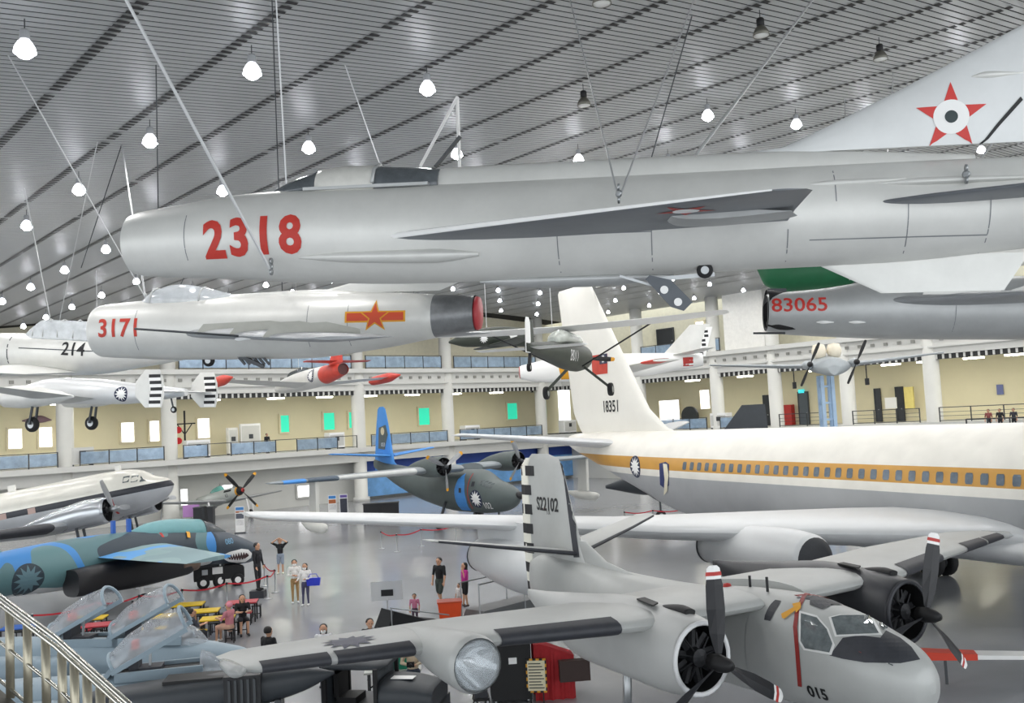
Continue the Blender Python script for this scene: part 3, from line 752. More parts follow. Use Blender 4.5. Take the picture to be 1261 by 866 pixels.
cable(W(a, (-1.2, 0, .75)), on_ceiling(150, 178, .3), .02, 'pale cable from the nose of jet 3171 to the ceiling', 'cables of jet 3171')
cable(W(a, (-1.2, 0, .75)), on_ceiling(10, 68), .014, 'pale cable slanting left from the nose of jet 3171', 'cables of jet 3171')
cable(W(a, (-4.6, .1, .82)), on_ceiling(335, 0), .012, 'dark thin cable from the spine of jet 3171 to the ceiling', 'cables of jet 3171', M_dsteel)

# ================================================================== hanging jet 83065
P = [6.23, 23.26, 9.28, 174.5, 3.3, 0, 1.0]
a = plane_root('jet_fighter', 'silver swept wing jet numbered 83065 hung in front of the long gallery', 'jet fighter', P)
A3 = a
fb = fus('fuselage', [(0, -.06, .5, .4, .48), (-.1, -.06, .53, .44, .52), (-1.2, -.03, .68, .5, .64), (-3, 0, .75, .72, .74), (-6.5, 0, .78, .76, .76), (-9, .1, .7, .7, .6), (-11, .2, .6, .5, .45)], M_alu2, a, n=36, cap0=False)
fus('intake_duct', [(-.02, 0, .47, .48, .5), (-.6, 0, .4, .4, .4)], M_black, a, cap0=False)
MB().box((-.5, -.02, -.5), (-.05, .02, .5)).build('intake_splitter', M_dsteel, a)
fus('gun_trough', [(.02, -.38, .04, .04, .06), (-.3, -.42, .12, .1, .12), (-.9, -.45, .1, .05, .08), (-1.6, -.42, .02, .02, .02)], M_black, a, y0=.3, n=12)
for z_ in (-.62, -.3): MB().tube([(.35 if z_ < -.5 else -.1, .32, z_), (-.4, .32, z_)], .025, 8).build('gun_barrel', M_dsteel, a)
fus('canopy', [(-2.0, .55, .1, .03, .05), (-2.7, .6, .34, .36, .1), (-3.6, .6, .36, .36, .1), (-4.6, .6, .2, .16, .1)], M_cgl, a)
ws = [(-2.5, .55, .12, 4.4, .06), (-4.8, 2.0, .1, 3.2, .06), (-8.6, 4.4, .0, 1.9, .06)]
pair('wing', ws, mat('mid_metal', '#a2a5a8', .45, .3, .08, 1.5), a)
for s in (1, -1):
    q = sec_at(ws, 1.3)
    for k, (dx, ch) in enumerate(((0, 1.7), (-1.9, .9), (-3.0, .8))):
        MB().prism([(-3.3 + dx, .18), (-3.35 + dx, .28), (-3.6 + dx, .36), (-3.3 + dx - ch, .26), (-3.3 + dx - ch, .18)], lambda x_, z_, c, s=s: (x_, s * 1.25 + c, z_), .03).build('wing_fence', M_alu, a)
wing('tail_fin', [(-8.2, 0, .6, 3.0, .04), (-10.6, 0, 2.4, 1.6, .04)], M_alu2, a, vertical=True)
pair('tailplane', [(-9.4, .4, .3, 1.6, .05), (-11.3, 2.1, .25, .9, .05)], M_alu2, a)
pj = Proj(fb)
pj.put('number_83065', *text2('83065', .46, 0, 1.12, .006), mat('number_red3', '#c4362e', .5, 0, 0), a, lp(P, 985, 376, y=.62), XM, ZP, cut=.06)
O = (-6.9, .78, .2)
pj.put('insignia_bar_edge', *rect2(1.9, .1), M_orange, a, O, XM, ZP); pj.put('insignia_bar', *rect2(1.84, .07), mat('insignia_orange_red', '#de5a34', .5, 0, 0), a, O, XM, ZP, off=.012)
pj.put('panel_seam', *rect2(.014, 1.0), M_seam, a, (-4.2, .75, -.1), XM, ZP, off=.004)
for x in (1000, 1040): fus('underside_fairing', [(-.1, 0, .01, .01, .01), (-.25, 0, .05, .04, .04), (-.5, 0, .01, .01, .01)], M_wht, a, n=8).location = lp(P, x, 397, y=.6)
cable(W(a, (-2.0, 0, .7)), on_ceiling(1040, 120), .014, 'steel cable holding jet 83065 behind jet 2318', 'cables of jet 83065')
cable(W(a, (-9.0, 0, .8)), on_ceiling(1300, 100), .014, 'steel cable holding jet 83065 behind jet 2318', 'cables of jet 83065')

# ================================================================== white wing with green tip hung between the two jets
P = [9.3, 26.0, 10.35, 180, 0, 0, 1.0]
a = plane_root('delta_jet', 'white jet with a green nose cone hidden behind jets 2318 and 83065', 'jet fighter', P)
def zl(px, py): return lp(P, px, py, y=0)
p0, p1, p2 = zl(932, 340), zl(1065, 340), zl(1250, 335)
def yb(px): return zl(px, 362).z
fus('nose_cone', [(p0.x, p0.z + .25, .02, .02, .02), (p0.x - .25, p0.z + .1, .3, .3, .4), (p0.x - .9, p0.z + .05, .5, .5, .56), (p1.x + .3, p0.z + .05, .58, .58, .56), (p1.x, p0.z + .05, .6, .6, .56)], M_green, a, n=24)
fus('body', [(p1.x, p0.z + .05, .6, .6, .56), (p1.x - 2, p0.z + .25, .66, .66, .55), (p2.x - 2, p0.z + .4, .5, .5, .3)], M_white, a, n=24)
wing('fin_stub', [(p1.x - 1.2, 0, p0.z + .4, 2.4, .04), (p1.x - 2.6, 0, p0.z + 1.6, 1.3, .04)], M_white, a, vertical=True)
MB().bar(zl(1110, 322), zl(1132, 345), .03).bar(zl(1132, 345), zl(1180, 340), .03).build('panel_edge', M_dsteel, a)
MB().tube([zl(1140, 322), zl(1250, 311)], .06, 8).build('boom', M_steel, a)
cable(W(a, (p1.x - .5, 0, p0.z + .7)), on_ceiling(1100, 90), .014, 'steel cable holding the white jet with the green nose cone', 'cables of the green nosed jet')

# ================================================================== grey twin engine patrol aircraft S22102
P = [6.935, 16.815, .345, -59, 0, 0, .988]
a = plane_root('patrol_aircraft', 'light grey twin engine patrol plane with tail number S22102 on the floor', 'propeller plane', P)
A4 = a
M_gull = mat('gull_grey', '#b2b4b2', .42, .1, .06, 1.0)
M_boot = mat('deicer_black', '#33353b', .55, 0, .15, 5)
fb = fus('fuselage', [(-.02, 1.62, .08, .1, .1), (-.14, 1.62, .36, .34, .4), (-.5, 1.65, .62, .6, .7), (-1.0, 1.7, .78, .74, .85), (-1.9, 1.75, .88, .96, .95), (-3.0, 1.75, .92, 1.12, 1.0), (-4.2, 1.75, .93, 1.08, 1.0), (-6, 1.75, .9, .92, 1.0), (-8, 1.8, .82, .84, .95), (-10.2, 1.95, .5, .78, .8), (-12.3, 2.05, .28, .75, .6), (-13.1, 2.0, .12, .55, .45)], M_gull, a, n=40, e=2.3)
pj = Proj(fb)
M_cpit = mat('cockpit_glass', '#6f7678', .06, .2, .3, 6)
M_frame = mat('cockpit_frame_white', '#e4e5e3', .4)
def trace(name, pts, m, parent, pose, tree, off=.015, step=5.0, mirror=False):
    """a pane outlined on the photograph, laid on the skin of the aircraft where the sight lines meet it"""
    bm = bmesh.new(); vv = [bm.verts.new((x_, y_, 0)) for x_, y_ in pts]; bm.faces.new(vv)
    for ax in (0, 1):
        lo, hi = min(p_[ax] for p_ in pts), max(p_[ax] for p_ in pts); q = lo + step
        while q < hi:
            co = Vector((q, 0, 0)) if ax == 0 else Vector((0, q, 0)); no = Vector((1, 0, 0)) if ax == 0 else Vector((0, 1, 0))
            bmesh.ops.bisect_plane(bm, geom=bm.verts[:] + bm.edges[:] + bm.faces[:], plane_co=co, plane_no=no); q += step
    R_ = pose_m(pose).transposed(); o = R_ @ (EYEP - Vector(pose[:3])) / pose[6]
    for v in bm.verts:
        d = (R_ @ ray(v.co.x, v.co.y)).normalized(); h = tree.ray_cast(o, d)
        if h[0] is None: h = tree.find_nearest(o + d * 17)
        v.co = h[0] + (h[1] if h[1].dot(d) < 0 else -h[1]) * off
    me = bpy.data.meshes.new(name); bm.to_mesh(me); bm.free(); out = link(name, me, m, parent)
    if mirror:
        me2 = me.copy()
        for v in me2.vertices: v.co.y = -v.co.y
        link(name, me2, m, parent)
    return out
def grow(pts, k):
    cx_ = sum(p_[0] for p_ in pts) / len(pts); cy_ = sum(p_[1] for p_ in pts) / len(pts)
    return [(cx_ + (x_ - cx_) * k, cy_ + (y_ - cy_) * k) for x_, y_ in pts]
SW = [(986.7, 756.2), (1006, 761.5), (1018.5, 775.6), (1025.6, 793.3), (1022, 804), (992, 798.6), (986.7, 789.8)]
WSC = [(1023.8, 761.5), (1036, 758.7), (1069.8, 758.7), (1082, 781), (1030.9, 782.7)]
HT = [(997.3, 736.7), (1006, 729.7), (1027, 735), (1022, 747), (1013, 751), (997.3, 745.6)]
for nm, pts, m_, mi in (('side_window', SW, M_cpit, True), ('windscreen', WSC, M_cpit, False)):
    trace(nm + '_frame', grow(pts, 1.14), M_frame, a, P, pj.t, .012, mirror=mi)
    trace(nm, pts, m_, a, P, pj.t, .022, mirror=mi)
trace('windscreen_pane', [(1075, 752.6), (1082, 752.6), (1092.7, 772), (1087.4, 777.4)], M_cpit, a, P, pj.t, .02)
trace('roof_hatch', HT, M_boot, a, P, pj.t, .015, mirror=True)
trace('anti_glare_panel', [(1022, 807.4), (1038, 786), (1059, 783), (1084, 786), (1091, 777), (1108.6, 786), (1122, 797), (1133, 812.7), (1108.6, 817.3), (1066, 816.3), (1038, 811.7)], M_boot, a, P, pj.t, .01)
RLN = [(1006, 722), (988.5, 733), (979.6, 751), (977, 772), (979.6, 800), (983, 845)]
trace('warning_line', RLN + [(x_ + 5, y_ + 1) for x_, y_ in RLN[::-1]], mat('line_red', '#8f2a26', .5), a, P, pj.t, .014, mirror=True)
trace('rescue_arrow', [(964, 762), (963, 757), (978, 749), (976, 745), (986, 743), (987, 750), (981, 756), (980, 753), (967, 763)], M_orange, a, P, pj.t, .03)
pj.put('cabin_window', *poly2([(-.08, -.17), (.08, -.17), (.1, -.1), (.1, .1), (.08, .17), (-.08, .17), (-.1, .1), (-.1, -.1)]), M_boot, a, lp(P, 938, 755, y=-.92), XP, ZP, off=.012)
pj.put('nose_number', *text2('015', .3, 0, 1, .01), M_blk, a, (-1.9, -.9, 1.28), XP, ZP, off=.012)
for x in (-3.6, -5.2): pj.put('panel_seam', *rect2(.012, 1.3), M_steel, a, (x, -.9, 1.9), XP, ZP, off=.004)
# fin, rudder stripes, tailplanes
fin = wing('tail_fin', [(-9.3, 0, 2.45, 3.8, .05), (-10.35, 0, 2.75, 2.85, .09), (-10.9, 0, 4.2, 2.25, .09), (-11.25, 0, 5.3, 1.85, .09), (-11.45, 0, 5.5, 1.55, .06), (-11.9, 0, 5.62, .9, .03)], M_gull, a, vertical=True)
wing('dorsal_fillet', [(-7.4, 0, 2.5, 3.4, .03), (-9.4, 0, 2.85, 1.6, .06), (-10.3, 0, 3.3, .8, .1)], M_gull, a, vertical=True)
pf = Proj(fin)
zs = [(568, 583), (593 + 6, 614), (627, 642), (657, 672), (688, 703), (714, 726)]
rud = wing('rudder', [(-12.95, 0, 1.55, .42, .22), (-13.05, 0, 3.0, .45, .22), (-13.05, 0, 5.25, .4, .22), (-12.9, 0, 5.5, .25, .15)], mat('rudder_white', '#e9e8dc', .5), a, vertical=True)
rl = wing('rudder_base', [(-12.2, 0, 1.6, .85, .2), (-12.3, 0, 2.6, .8, .2)], M_gull, a, vertical=True)
pr_ = Proj(rud, fin)
for k in range(7):
    z1 = 5.28 - .56 * k; w_ = .55
    for s in (-1, 1):
        pr_.put('rudder_stripe', *rect2(.75 if k == 0 else .6, .29), M_blk, a, (-13.2 + (.16 if k == 0 else 0), s * .1, z1 - .15), (1, 0, 0) if s < 0 else (-1, 0, 0), ZP, off=.008, cut=.3)
def finxy(px, py): return lp(P, px, py, y=-.08)
pf.put('serial_number', *text2('S22102', .52, 0, .78, .012), M_blk, a, finxy(674, 622), XP, ZP, off=.01)
pf.put('small_code', *text2('S-2A', .12, 0, .9), M_dsteel, a, finxy(676, 632), XP, ZP, off=.01)
pf.put('fin_deicer', *poly2([(0, 0), (.22, .02), (-.36, 2.6), (-.5, 2.62)]), M_boot, a, (-10.75, -.08, 2.85), XP, ZP, off=.012)
ts = [(-10.6, .05, 2.95, 1.55, .11), (-11.35, 2.4, 3.35, 1.15, .1), (-11.85, 3.6, 3.55, .85, .09), (-12.05, 3.75, 3.57, .5, .06)]
pair('tailplane', ts, M_gull, a)
for tt in (ts[:3], mir(ts[:3])): boot('tailplane_deicer', tt, M_boot, a, .05)
# wings with black boots
wsec = [(-3.3, .6, 2.68, 3.0, .14), (-3.35, 3.6, 2.7, 2.9, .14), (-4.15, 6.5, 2.74, 2.5, .14), (-5.05, 10.3, 2.75, 1.75, .13), (-5.4, 10.65, 2.76, 1.1, .08)]
wl_, wr_ = pair('wing', wsec, M_gull, a)
for sgn in (1, -1):
    for y0, y1 in ((4.05, 6.25), (7.75, 9.05), (9.15, 10.25)):
        ss = [sec_at(wsec, y0)] + [q for q in wsec if y0 < q[1] < y1] + [sec_at(wsec, y1)]
        boot('wing_deicer', ss if sgn > 0 else mir(ss), M_boot, a, .12)
    fus('tip_light_fairing', [(-5.0, 2.75, .02, .02, .02), (-5.2, 2.75, .16, .1, .1), (-5.8, 2.75, .14, .08, .08), (-6.3, 2.75, .02, .02, .02)], mat('frosted_plastic', '#b9bcbb', .15, 0, 0, alpha=.6), a, y0=sgn * 10.62, n=12)
pwn = Proj(wr_)
pwn.put('wing_roundel', *star2(.5, .3, 12), M_navy, a, (-5.4, -8.6, 3.3), XP, YP, off=.01)
# searchlight pod under the near wing
fus('searchlight_pod', [(-3.15, 2.66, .44, .44, .44), (-3.3, 2.66, .48, .48, .48), (-4.0, 2.66, .44, .44, .44), (-5.4, 2.68, .26, .26, .24), (-6.6, 2.7, .04, .04, .04)], M_gull, a, y0=-7.25, n=24, cap0=False)
MB().lathe([(.01, .2), (.22, .17), (.38, .06), (.45, -.05)], (-3.15, -7.25, 2.66), XP, 24).build('searchlight_lens', mat('lens_glass', '#dfe6ea', .02, .1, 0, alpha=.3), a, True)
MB().lathe([(.4, .0), (.32, -.25), (.12, -.45), (.0, -.5)], (-3.2, -7.25, 2.66), XP, 24, caps=False).build('searchlight_reflector', mat('mirror_metal', '#c5c9cc', .08, 1.0, .1, 10), a, True)
# engines
M_nac = zones('nacelle_two_tone', [(-9, '#c3c4c2'), (-2.45, '#3a3b3f'), (3.15, '#c3c4c2')], axis=1)
for s in (-1, 1):
    y_ = s * 2.9
    fus('engine_nacelle', [(-2.62, 2.13, .6, .6, .6), (-2.72, 2.13, .68, .68, .68), (-3.4, 2.14, .76, .78, .76), (-4.6, 2.2, .72, .78, .78), (-6.2, 2.25, .5, .6, .8), (-7.8, 2.4, .2, .3, .4), (-8.6, 2.55, .03, .1, .1)], M_nac, a, y0=y_, n=30, cap0=False)
    fus('cowl_interior', [(-2.64, 2.13, .58, .58, .58), (-3.3, 2.13, .6, .6, .6)], M_black, a, y0=y_, cap0=False)
    MB().lathe([(.59, .02), (.64, .06), (.69, .02), (.66, -.02)], (-2.66, y_, 2.13), XP, 28, caps=False).build('cowl_lip', M_boot if s > 0 else mat('lip_pale', '#d9dadb', .35), a, True)
    radial(a, (-2.75, y_, 2.13), XP, .56)
    prop(a, (-2.2, y_, 2.13), XP, 1.72, 3, .0 if s < 0 else -.28, mat('blade_black', '#1f2024', .45), M_wht, M_black, .17, M_red, tipf=.86)
    fus('cowl_scoop', [(-3.0, 2.9, .12, .05, .1), (-3.3, 2.92, .16, .07, .1), (-4.0, 2.85, .1, .04, .1)], M_black, a, y0=y_ + .1, n=12)
    for k in range(1): MB().prism([(-3.6, y_ - .3), (-4.35, y_ - .1), (-4.35, y_ + .1), (-3.75, y_ - .05)], lambda x_, yy, c: (x_, yy, 2.97 + c), .03).build('cowl_vent', M_black, a)
    wheel(a, (-5.3, y_, .1), .45, .26); MB().tube([(-5.3, y_ + .2, .1), (-5.1, y_ + .15, 1.7)], .09, 8).build('main_leg', M_steel, a, True)
for s in (-.14, .14): wheel(a, (-1.7, s, -.07), .28, .16)
MB().tube([(-1.7, 0, -.07), (-1.75, 0, 1.0)], .07, 8).build('nose_leg', M_steel, a, True)
MB().tube([(-3.6, -.2, 2.85), (-3.6, -.2, 3.15)], .03, 6).tube([(-4.4, .1, 2.8), (-4.4, .1, 3.05)], .03, 6).build('roof_antenna', M_blk, a)
MB().lathe([(.0, .12), (.08, .1), (.1, 0)], (-5.0, 0, 2.72), ZP, 12).build('beacon', M_red, a, True)

# ================================================================== white and gold airliner 18351
P = [22.825, 16.676, -.207, -63.15, 0, 0, 1.071]
a = plane_root('airliner', 'big white airliner with gold window stripe and tail number 18351', 'airliner', P)
A5 = a
M_liner = zones('airliner_paint', [(-9, '#a9abad'), (3.66, '#ece9e0'), (3.93, '#cf9a45'), (4.46, '#ece9e0')], slope=.0065, rough=.35)
M_lw = mat('airliner_wing_grey', '#d3d5d6', .4, .15, .04, .6)
M_lwhite = mat('airliner_white', '#e9e7df', .45, 0, .03, .6)
zc5 = 3.85
fb = fus('fuselage', [(0, 3.2, .05, .05, .05), (-.6, 3.3, .8, .7, .7), (-2, 3.5, 1.4, 1.5, 1.3), (-5, 3.8, 1.85, 1.95, 1.95), (-8, zc5, 1.88, 1.95, 2.1), (-26, zc5, 1.88, 1.95, 2.1), (-30, 4.05, 1.75, 1.72, 2.0), (-34, 4.5, 1.35, 1.3, 1.4), (-38, 5.0, .75, .78, .75), (-40.5, 5.3, .3, .35, .32), (-41, 5.35, .1, .12, .1)], M_liner, a, n=48, sub=6)
fin = wing('tail_fin', [(-30.6, 0, 5.6, 8.6, .02), (-31.8, 0, 5.9, 7.8, .05), (-33.2, 0, 6.8, 7.0, .1), (-35.4, 0, 9.9, 5.3, .1), (-37.75, 0, 13.35, 3.5, .09), (-38.0, 0, 13.5, 3.1, .05)], M_lwhite, a, vertical=True)
MB().tube([(-37.2, 0, 13.2), (-36.6, 0, 13.22), (-35.3, 0, 13.25)], [.06, .05, .02], 8).build('fin_probe', M_lwhite, a, True)
pair('tailplane', [(-34.6, .5, 5.2, 4.6, .1), (-39.2, 6.8, 6.0, 1.9, .09), (-39.6, 7.0, 6.0, 1.3, .05)], M_lw, a)
wsec = [(-12.6, 1.4, 2.6, 10.5, .12), (-13.6, 2.0, 2.75, 9.6, .12), (-18.8, 9.5, 3.15, 5.6, .11), (-21.5, 13.3, 3.5, 4.3, .1), (-25.9, 19.5, 4.0, 2.7, .1), (-26.6, 19.9, 4.05, 1.9, .06)]
wp_, wq_ = pair('wing', wsec, M_lw, a)
fus('wing_root_fairing', [(-11.5, 2.3, 1.6, .5, .5), (-14, 2.3, 2.1, .6, .6), (-22, 2.3, 2.2, .5, .6), (-25, 2.4, 1.5, .4, .4)], M_lw, a)
for s in (-1, 1):
    for (y_, z_, xf) in ((7.5, 2.5, -15.2), (13.0, 2.3, -20.0)):
        y1 = s * y_; q = sec_at(wsec, y_)
        fus('engine_pod', [(xf, z_, .62, .62, .62), (xf - .15, z_, .7, .7, .7), (xf - 1.2, z_, .78, .78, .8), (xf - 2.6, z_, .7, .74, .72), (xf - 4.4, z_, .5, .55, .5)], M_lw, a, y0=y1, n=24, cap0=False)
        MB().lathe([(.01, .1), (.4, .09), (.62, .0), (.64, -.1)], (xf, y1, z_), XP, 24).build('intake_cover', mat('cover_charcoal', '#34363a', .6, 0, .1, 6), a, True)
        MB().lathe([(.5, 0), (.52, -.06), (.42, -.06), (.4, .3), (.0, .3)], (xf - 4.4, y1, z_), XP, 24).build('exhaust_ring', M_dsteel, a, True)
        MB().prism([(xf - .8, z_ + .6), (q[0] + .3, q[2] + .12), (q[0] - 2.4, q[2] + .1), (q[0] - 3.0, q[2] - .25), (xf - 4.2, z_ + .3), (xf - 1.5, z_ + .5)], lambda x_, zz, c, y1=y1: (x_, y1 - .18 + c, zz), .36).build('engine_pylon', M_lw, a)
    for k in range(2):
        for sx in (-.35, .35): wheel(a, (-20.4 - 1.3 * k, s * 3.3 + sx, .713), .52, .34)
    MB().tube([(-21, s * 3.3, .6), (-20.8, s * 3.2, 2.4)], .16, 10).bar((-20.2, s * 3.3, .71), (-21.9, s * 3.3, .71), .2).build('main_leg', M_dsteel, a, True)
MB().tube([(-4.2, 0, .4), (-4.2, 0, 2.2)], .1, 8).build('nose_leg', M_steel, a)
for s in (-.25, .25): wheel(a, (-4.2, s, .613), .42, .25)
pj = Proj(fb); pf = Proj(fin)
M_lwin = mat('cabin_window_dark', '#5f6b76', .15, .2, .2, 10)
wpts = [(-.1, -.16), (.1, -.16), (.13, -.1), (.13, .1), (.1, .16), (-.1, .16), (-.13, .1), (-.13, -.1)]
xs_ = [lp(P, px, 580, y=-1.88).x for px in (850, 1250)]
st_ = (xs_[1] - xs_[0]) / 29
for side in (-1, 1):
    for k in range(-1, 44):
        x = xs_[0] + st_ * k
        if x > -3.5: break
        o = pj.put('cabin_window', *poly2(wpts), M_lwin, a, (x, side * 1.9, 4.2 - .0065 * x - .02), (1, 0, 0) if side < 0 else (-1, 0, 0), ZP, off=.012, cut=.4)
trace('door_opening', [(812, 571), (820, 569), (824, 572), (824, 598), (819, 602), (813, 597)], mat('lining_blue', '#2d3768', .6), a, P, pj.t, .012)
trace('door_edge', [(817, 571), (822, 572), (824, 585), (822, 605), (818, 610), (819, 590)], mat('door_cream', '#e2dcc3', .5), a, P, pj.t, .03)
O = lp(P, 783, 575, y=-1.5); roundel(pj, a, O, XP, ZP, .5)
q = lp(P, 740, 449, y=-.2)
pf.put('flag_red', *rect2(1.5, 1.0), mat('flag_red', '#c24030', .55, 0, .1, 3), a, q, XP, ZP, off=.02, cut=.5)
pf.put('flag_canton', *rect2(.7, .5), M_navy, a, q + Vector((.4, 0, .25)), XP, ZP, off=.03, cut=.5); pf.put('flag_sun', *star2(.22, .13, 12), M_wht, a, q + Vector((.4, 0, .25)), XP, ZP, off=.04, cut=.5)
pf.put('tail_number', *text2('18351', .8, 0, .8, .012), M_blk, a, lp(P, 755, 501, y=-.2), XP, ZP, off=.02, cut=.5)
pj.put('tail_hatch', *poly2([(-.5, .1), (-.4, -.25), (.1, -.4), (.45, -.25), (.5, .1)]), M_black, a, lp(P, 791, 615, y=-1.2), XP, ZP, off=.02)

# ================================================================== flying boat with blue camouflage
P = [-.56, 59.94, 0, -52.9, 0, 0, .92]
a = plane_root('flying_boat', 'grey and blue camouflaged twin engine flying boat in front of the blue backdrop', 'flying boat', P)
M_hu = camo_mat('camo_grey_blue', ['#5c6a72', '#6f7f85', '#4a8fd6', '#565f66'], .22, .5, 3.0)
M_hug = mat('camo_slate', '#586261', .5, 0, .1, .8); M_hub = mat('camo_azure', '#4a93dd', .5, 0, .06, 1)
fb = fus('hull', [(1.1, 2.35, .1, .1, .1), (.5, 2.4, .55, .5, .7), (-.5, 2.45, .9, .8, 1.1), (-1.6, 2.5, 1.1, 1.0, 1.3), (-3.2, 2.6, 1.25, 1.55, 1.5), (-6, 2.6, 1.25, 1.5, 1.5), (-9.5, 2.8, 1.15, 1.3, 1.3), (-14, 3.4, .7, .9, .9), (-18.6, 4.4, .15, .4, .3)], M_hug, a, n=30)
pj = Proj(fb)
pj.put('camo_patch', *poly2([(-.7, -1.3), (.5, -1.3), (.75, -.5), (.6, .6), (.1, 1.3), (-.4, .9), (-.6, .2)]), M_hub, a, (-4.3, -1.2, 2.6), XP, ZP, off=.02, cut=.3)
pj.put('red_line', *rect2(.08, 2.4), M_red, a, (-3.25, -1.2, 2.7), XP, ZP, off=.03, cut=.3)
roundel(pj, a, (-2.45, -1.2, 2.2), XP, ZP, .62, M_navy)
pj.put('hull_number', *text2('102', .62, 0, .9), M_wht, a, (-1.45, -1.0, 1.75), XP, ZP, off=.03, cut=.3)
for k in range(4): pj.put('cockpit_window', *rect2(.24, .3), M_cpit, a, (-2.05 + .32 * k, -.9, 3.3 - .07 * k), XP, ZP, off=.03, cut=.3)
pj.put('cabin_window', *rect2(.3, .32), M_boot, a, (-2.75, -1.2, 3.2), XP, ZP, off=.03, cut=.3); pj.put('cabin_window', *rect2(.3, .32), M_boot, a, (-4.2, -1.2, 2.75), XP, ZP, off=.03, cut=.3)
fus('radome', [(.9, 2.5, .2, .2, .2), (1.2, 2.45, .3, .25, .25), (1.6, 2.4, .05, .05, .05)], M_blk, a)
fin = wing('tail_fin', [(-14.2, 0, 3.9, 4.4, .05), (-15.4, 0, 4.6, 3.2, .1), (-16.1, 0, 7.6, 2.0, .1), (-16.5, 0, 8.9, 1.3, .08), (-16.8, 0, 9.1, .7, .04)], M_hub, a, vertical=True)
pf = Proj(fin)
pf.put('camo_patch', *poly2([(-.9, -.9), (.3, -1.0), (.8, .2), (.5, 1.0), (-.7, .8)]), M_hug, a, (-16.9, -.2, 6.6), XP, ZP, off=.02, cut=.5)
pf.put('fin_badge', *disc2(.32, 16), mat('badge_cream', '#d8c9a4', .5), a, (-16.9, -.2, 7.1), XP, ZP, off=.03, cut=.5)
pf.put('fin_number', *text2('1023', .42, 0, .9), M_wht, a, (-16.9, -.2, 6.0), XP, ZP, off=.03, cut=.5)
pair('tailplane', [(-15.6, .2, 5.1, 2.4, .1), (-16.6, 4.6, 5.5, 1.3, .1)], M_hub, a)
wsec = [(-4.2, .8, 4.25, 3.7, .15), (-4.3, 4.5, 4.3, 3.4, .15), (-5.2, 14.0, 4.25, 1.8, .12), (-5.6, 14.6, 4.25, 1.0, .08)]
wl_, wr_ = pair('wing', wsec, mat('camo_wing_grey', '#8a9296', .5, 0, .08, .6), a)
boot('wing_deicer', [sec_at(mir(wsec), 4.6), sec_at(mir(wsec), 11)], mat('wing_white_edge', '#c9ccca', .5), a, .12); boot('wing_tip_band', [sec_at(mir(wsec), 12.4), sec_at(mir(wsec), 13.9)], M_hub, a, .25, 1.1)
boot('wing_tip_band', [sec_at(mir(wsec), 10.2), sec_at(mir(wsec), 12.3)], mat('camo_navy', '#4c5a68', .5), a, .25, 1.1)
for s in (-1, 1):
    y_ = s * 3.2
    fus('engine_nacelle', [(-3.1, 4.55, .62, .62, .62), (-3.3, 4.55, .7, .7, .7), (-4.4, 4.5, .72, .72, .72), (-6.5, 4.4, .5, .5, .5), (-8.2, 4.3, .1, .1, .1)], M_hug, a, y0=y_, cap0=False)
    fus('cowl_interior', [(-3.12, 4.55, .6, .6, .6), (-3.6, 4.55, .5, .5, .5)], M_black, a, y0=y_, cap0=False)
    radial(a, (-3.2, y_, 4.55), XP, .58)
    prop(a, (-2.9, y_, 4.55), XP, 1.67, 3, math.pi + .05 if s < 0 else .4, mat('blade_grey', '#9a9da0', .4, .4), M_orange, M_dsteel, .17)
    fy = s * 11.6; MB().prism([(-5.3, 1.6), (-5.2, 4.2), (-6.1, 4.2), (-6.4, 1.6)], lambda x_, z_, c, fy=fy: (x_, fy - .12 + c, z_), .24).build('float_strut', M_conc, a)
    fus('wing_float', [(-4.0, 1.3, .05, .1, .1), (-4.6, 1.2, .32, .32, .35), (-6.2, 1.25, .35, .34, .35), (-7.8, 1.45, .05, .1, .1)], M_conc, a, y0=fy)
    wheel(a, (-6.4, s * 1.75, .52), .52, .36); MB().tube([(-6.4, s * 1.6, .55), (-6.2, s * 1.2, 1.9)], .1, 8).build('main_leg', M_dsteel, a, True)
wheel(a, (-1.4, 0, .36), .36, .2); MB().tube([(-1.4, 0, .4), (-1.4, 0, 1.6)], .08, 8).build('nose_leg', M_dsteel, a)

# ================================================================== white topped twin engine transport
P = [-17.7, 51, .75, -4, 8.5, 0, 1.0]
a = plane_root('transport_plane', 'old twin engine transport with white roof black cheat line and silver belly', 'propeller plane', P)
M_c47 = zones('transport_paint', [(-9, '#b9bcc0'), (3.62, '#23252e'), (3.95, '#e6e4da')], rough=.3, metal=.15)
fb = fus('fuselage', [(0, 3.7, .05, .05, .05), (-.3, 3.7, .5, .38, .45), (-1.0, 3.72, .85, .65, .85), (-1.7, 3.75, 1.02, 1.05, 1.05), (-2.4, 3.75, 1.12, 1.2, 1.15), (-4, 3.75, 1.2, 1.28, 1.2), (-11, 3.8, 1.2, 1.25, 1.15), (-15, 4.0, .8, .9, .7), (-19, 4.4, .1, .2, .15)], M_c47, a, n=36)
pj = Proj(fb)
for k in range(3): pj.put('cockpit_window', *rect2(.32, .32), M_cpit, a, (-1.25 - .42 * k, -.9, 4.3 + .06 * k), XP, ZP, off=.015, cut=.3)
pj.put('red_line', *rect2(.12, 1.1), M_red, a, (-2.9, -1.2, 3.0), XP, ZP, off=.015, cut=.3)
for k in range(6): pj.put('cabin_window', *rect2(.42, .3), mat('curtained_window', '#b49a92', .4), a, (-7.2 - 1.6 * k, -1.2, 3.78), XP, ZP, off=.015, cut=.3)
wsec = [(-4.0, 1.0, 2.65, 4.4, .15), (-4.2, 3.6, 2.7, 4.2, .15), (-7.0, 14.0, 3.3, 1.7, .1), (-7.6, 14.5, 3.35, .8, .06)]
pair('wing', wsec, mat('transport_silver', '#a9adb0', .35, .5, .06, .8), a)
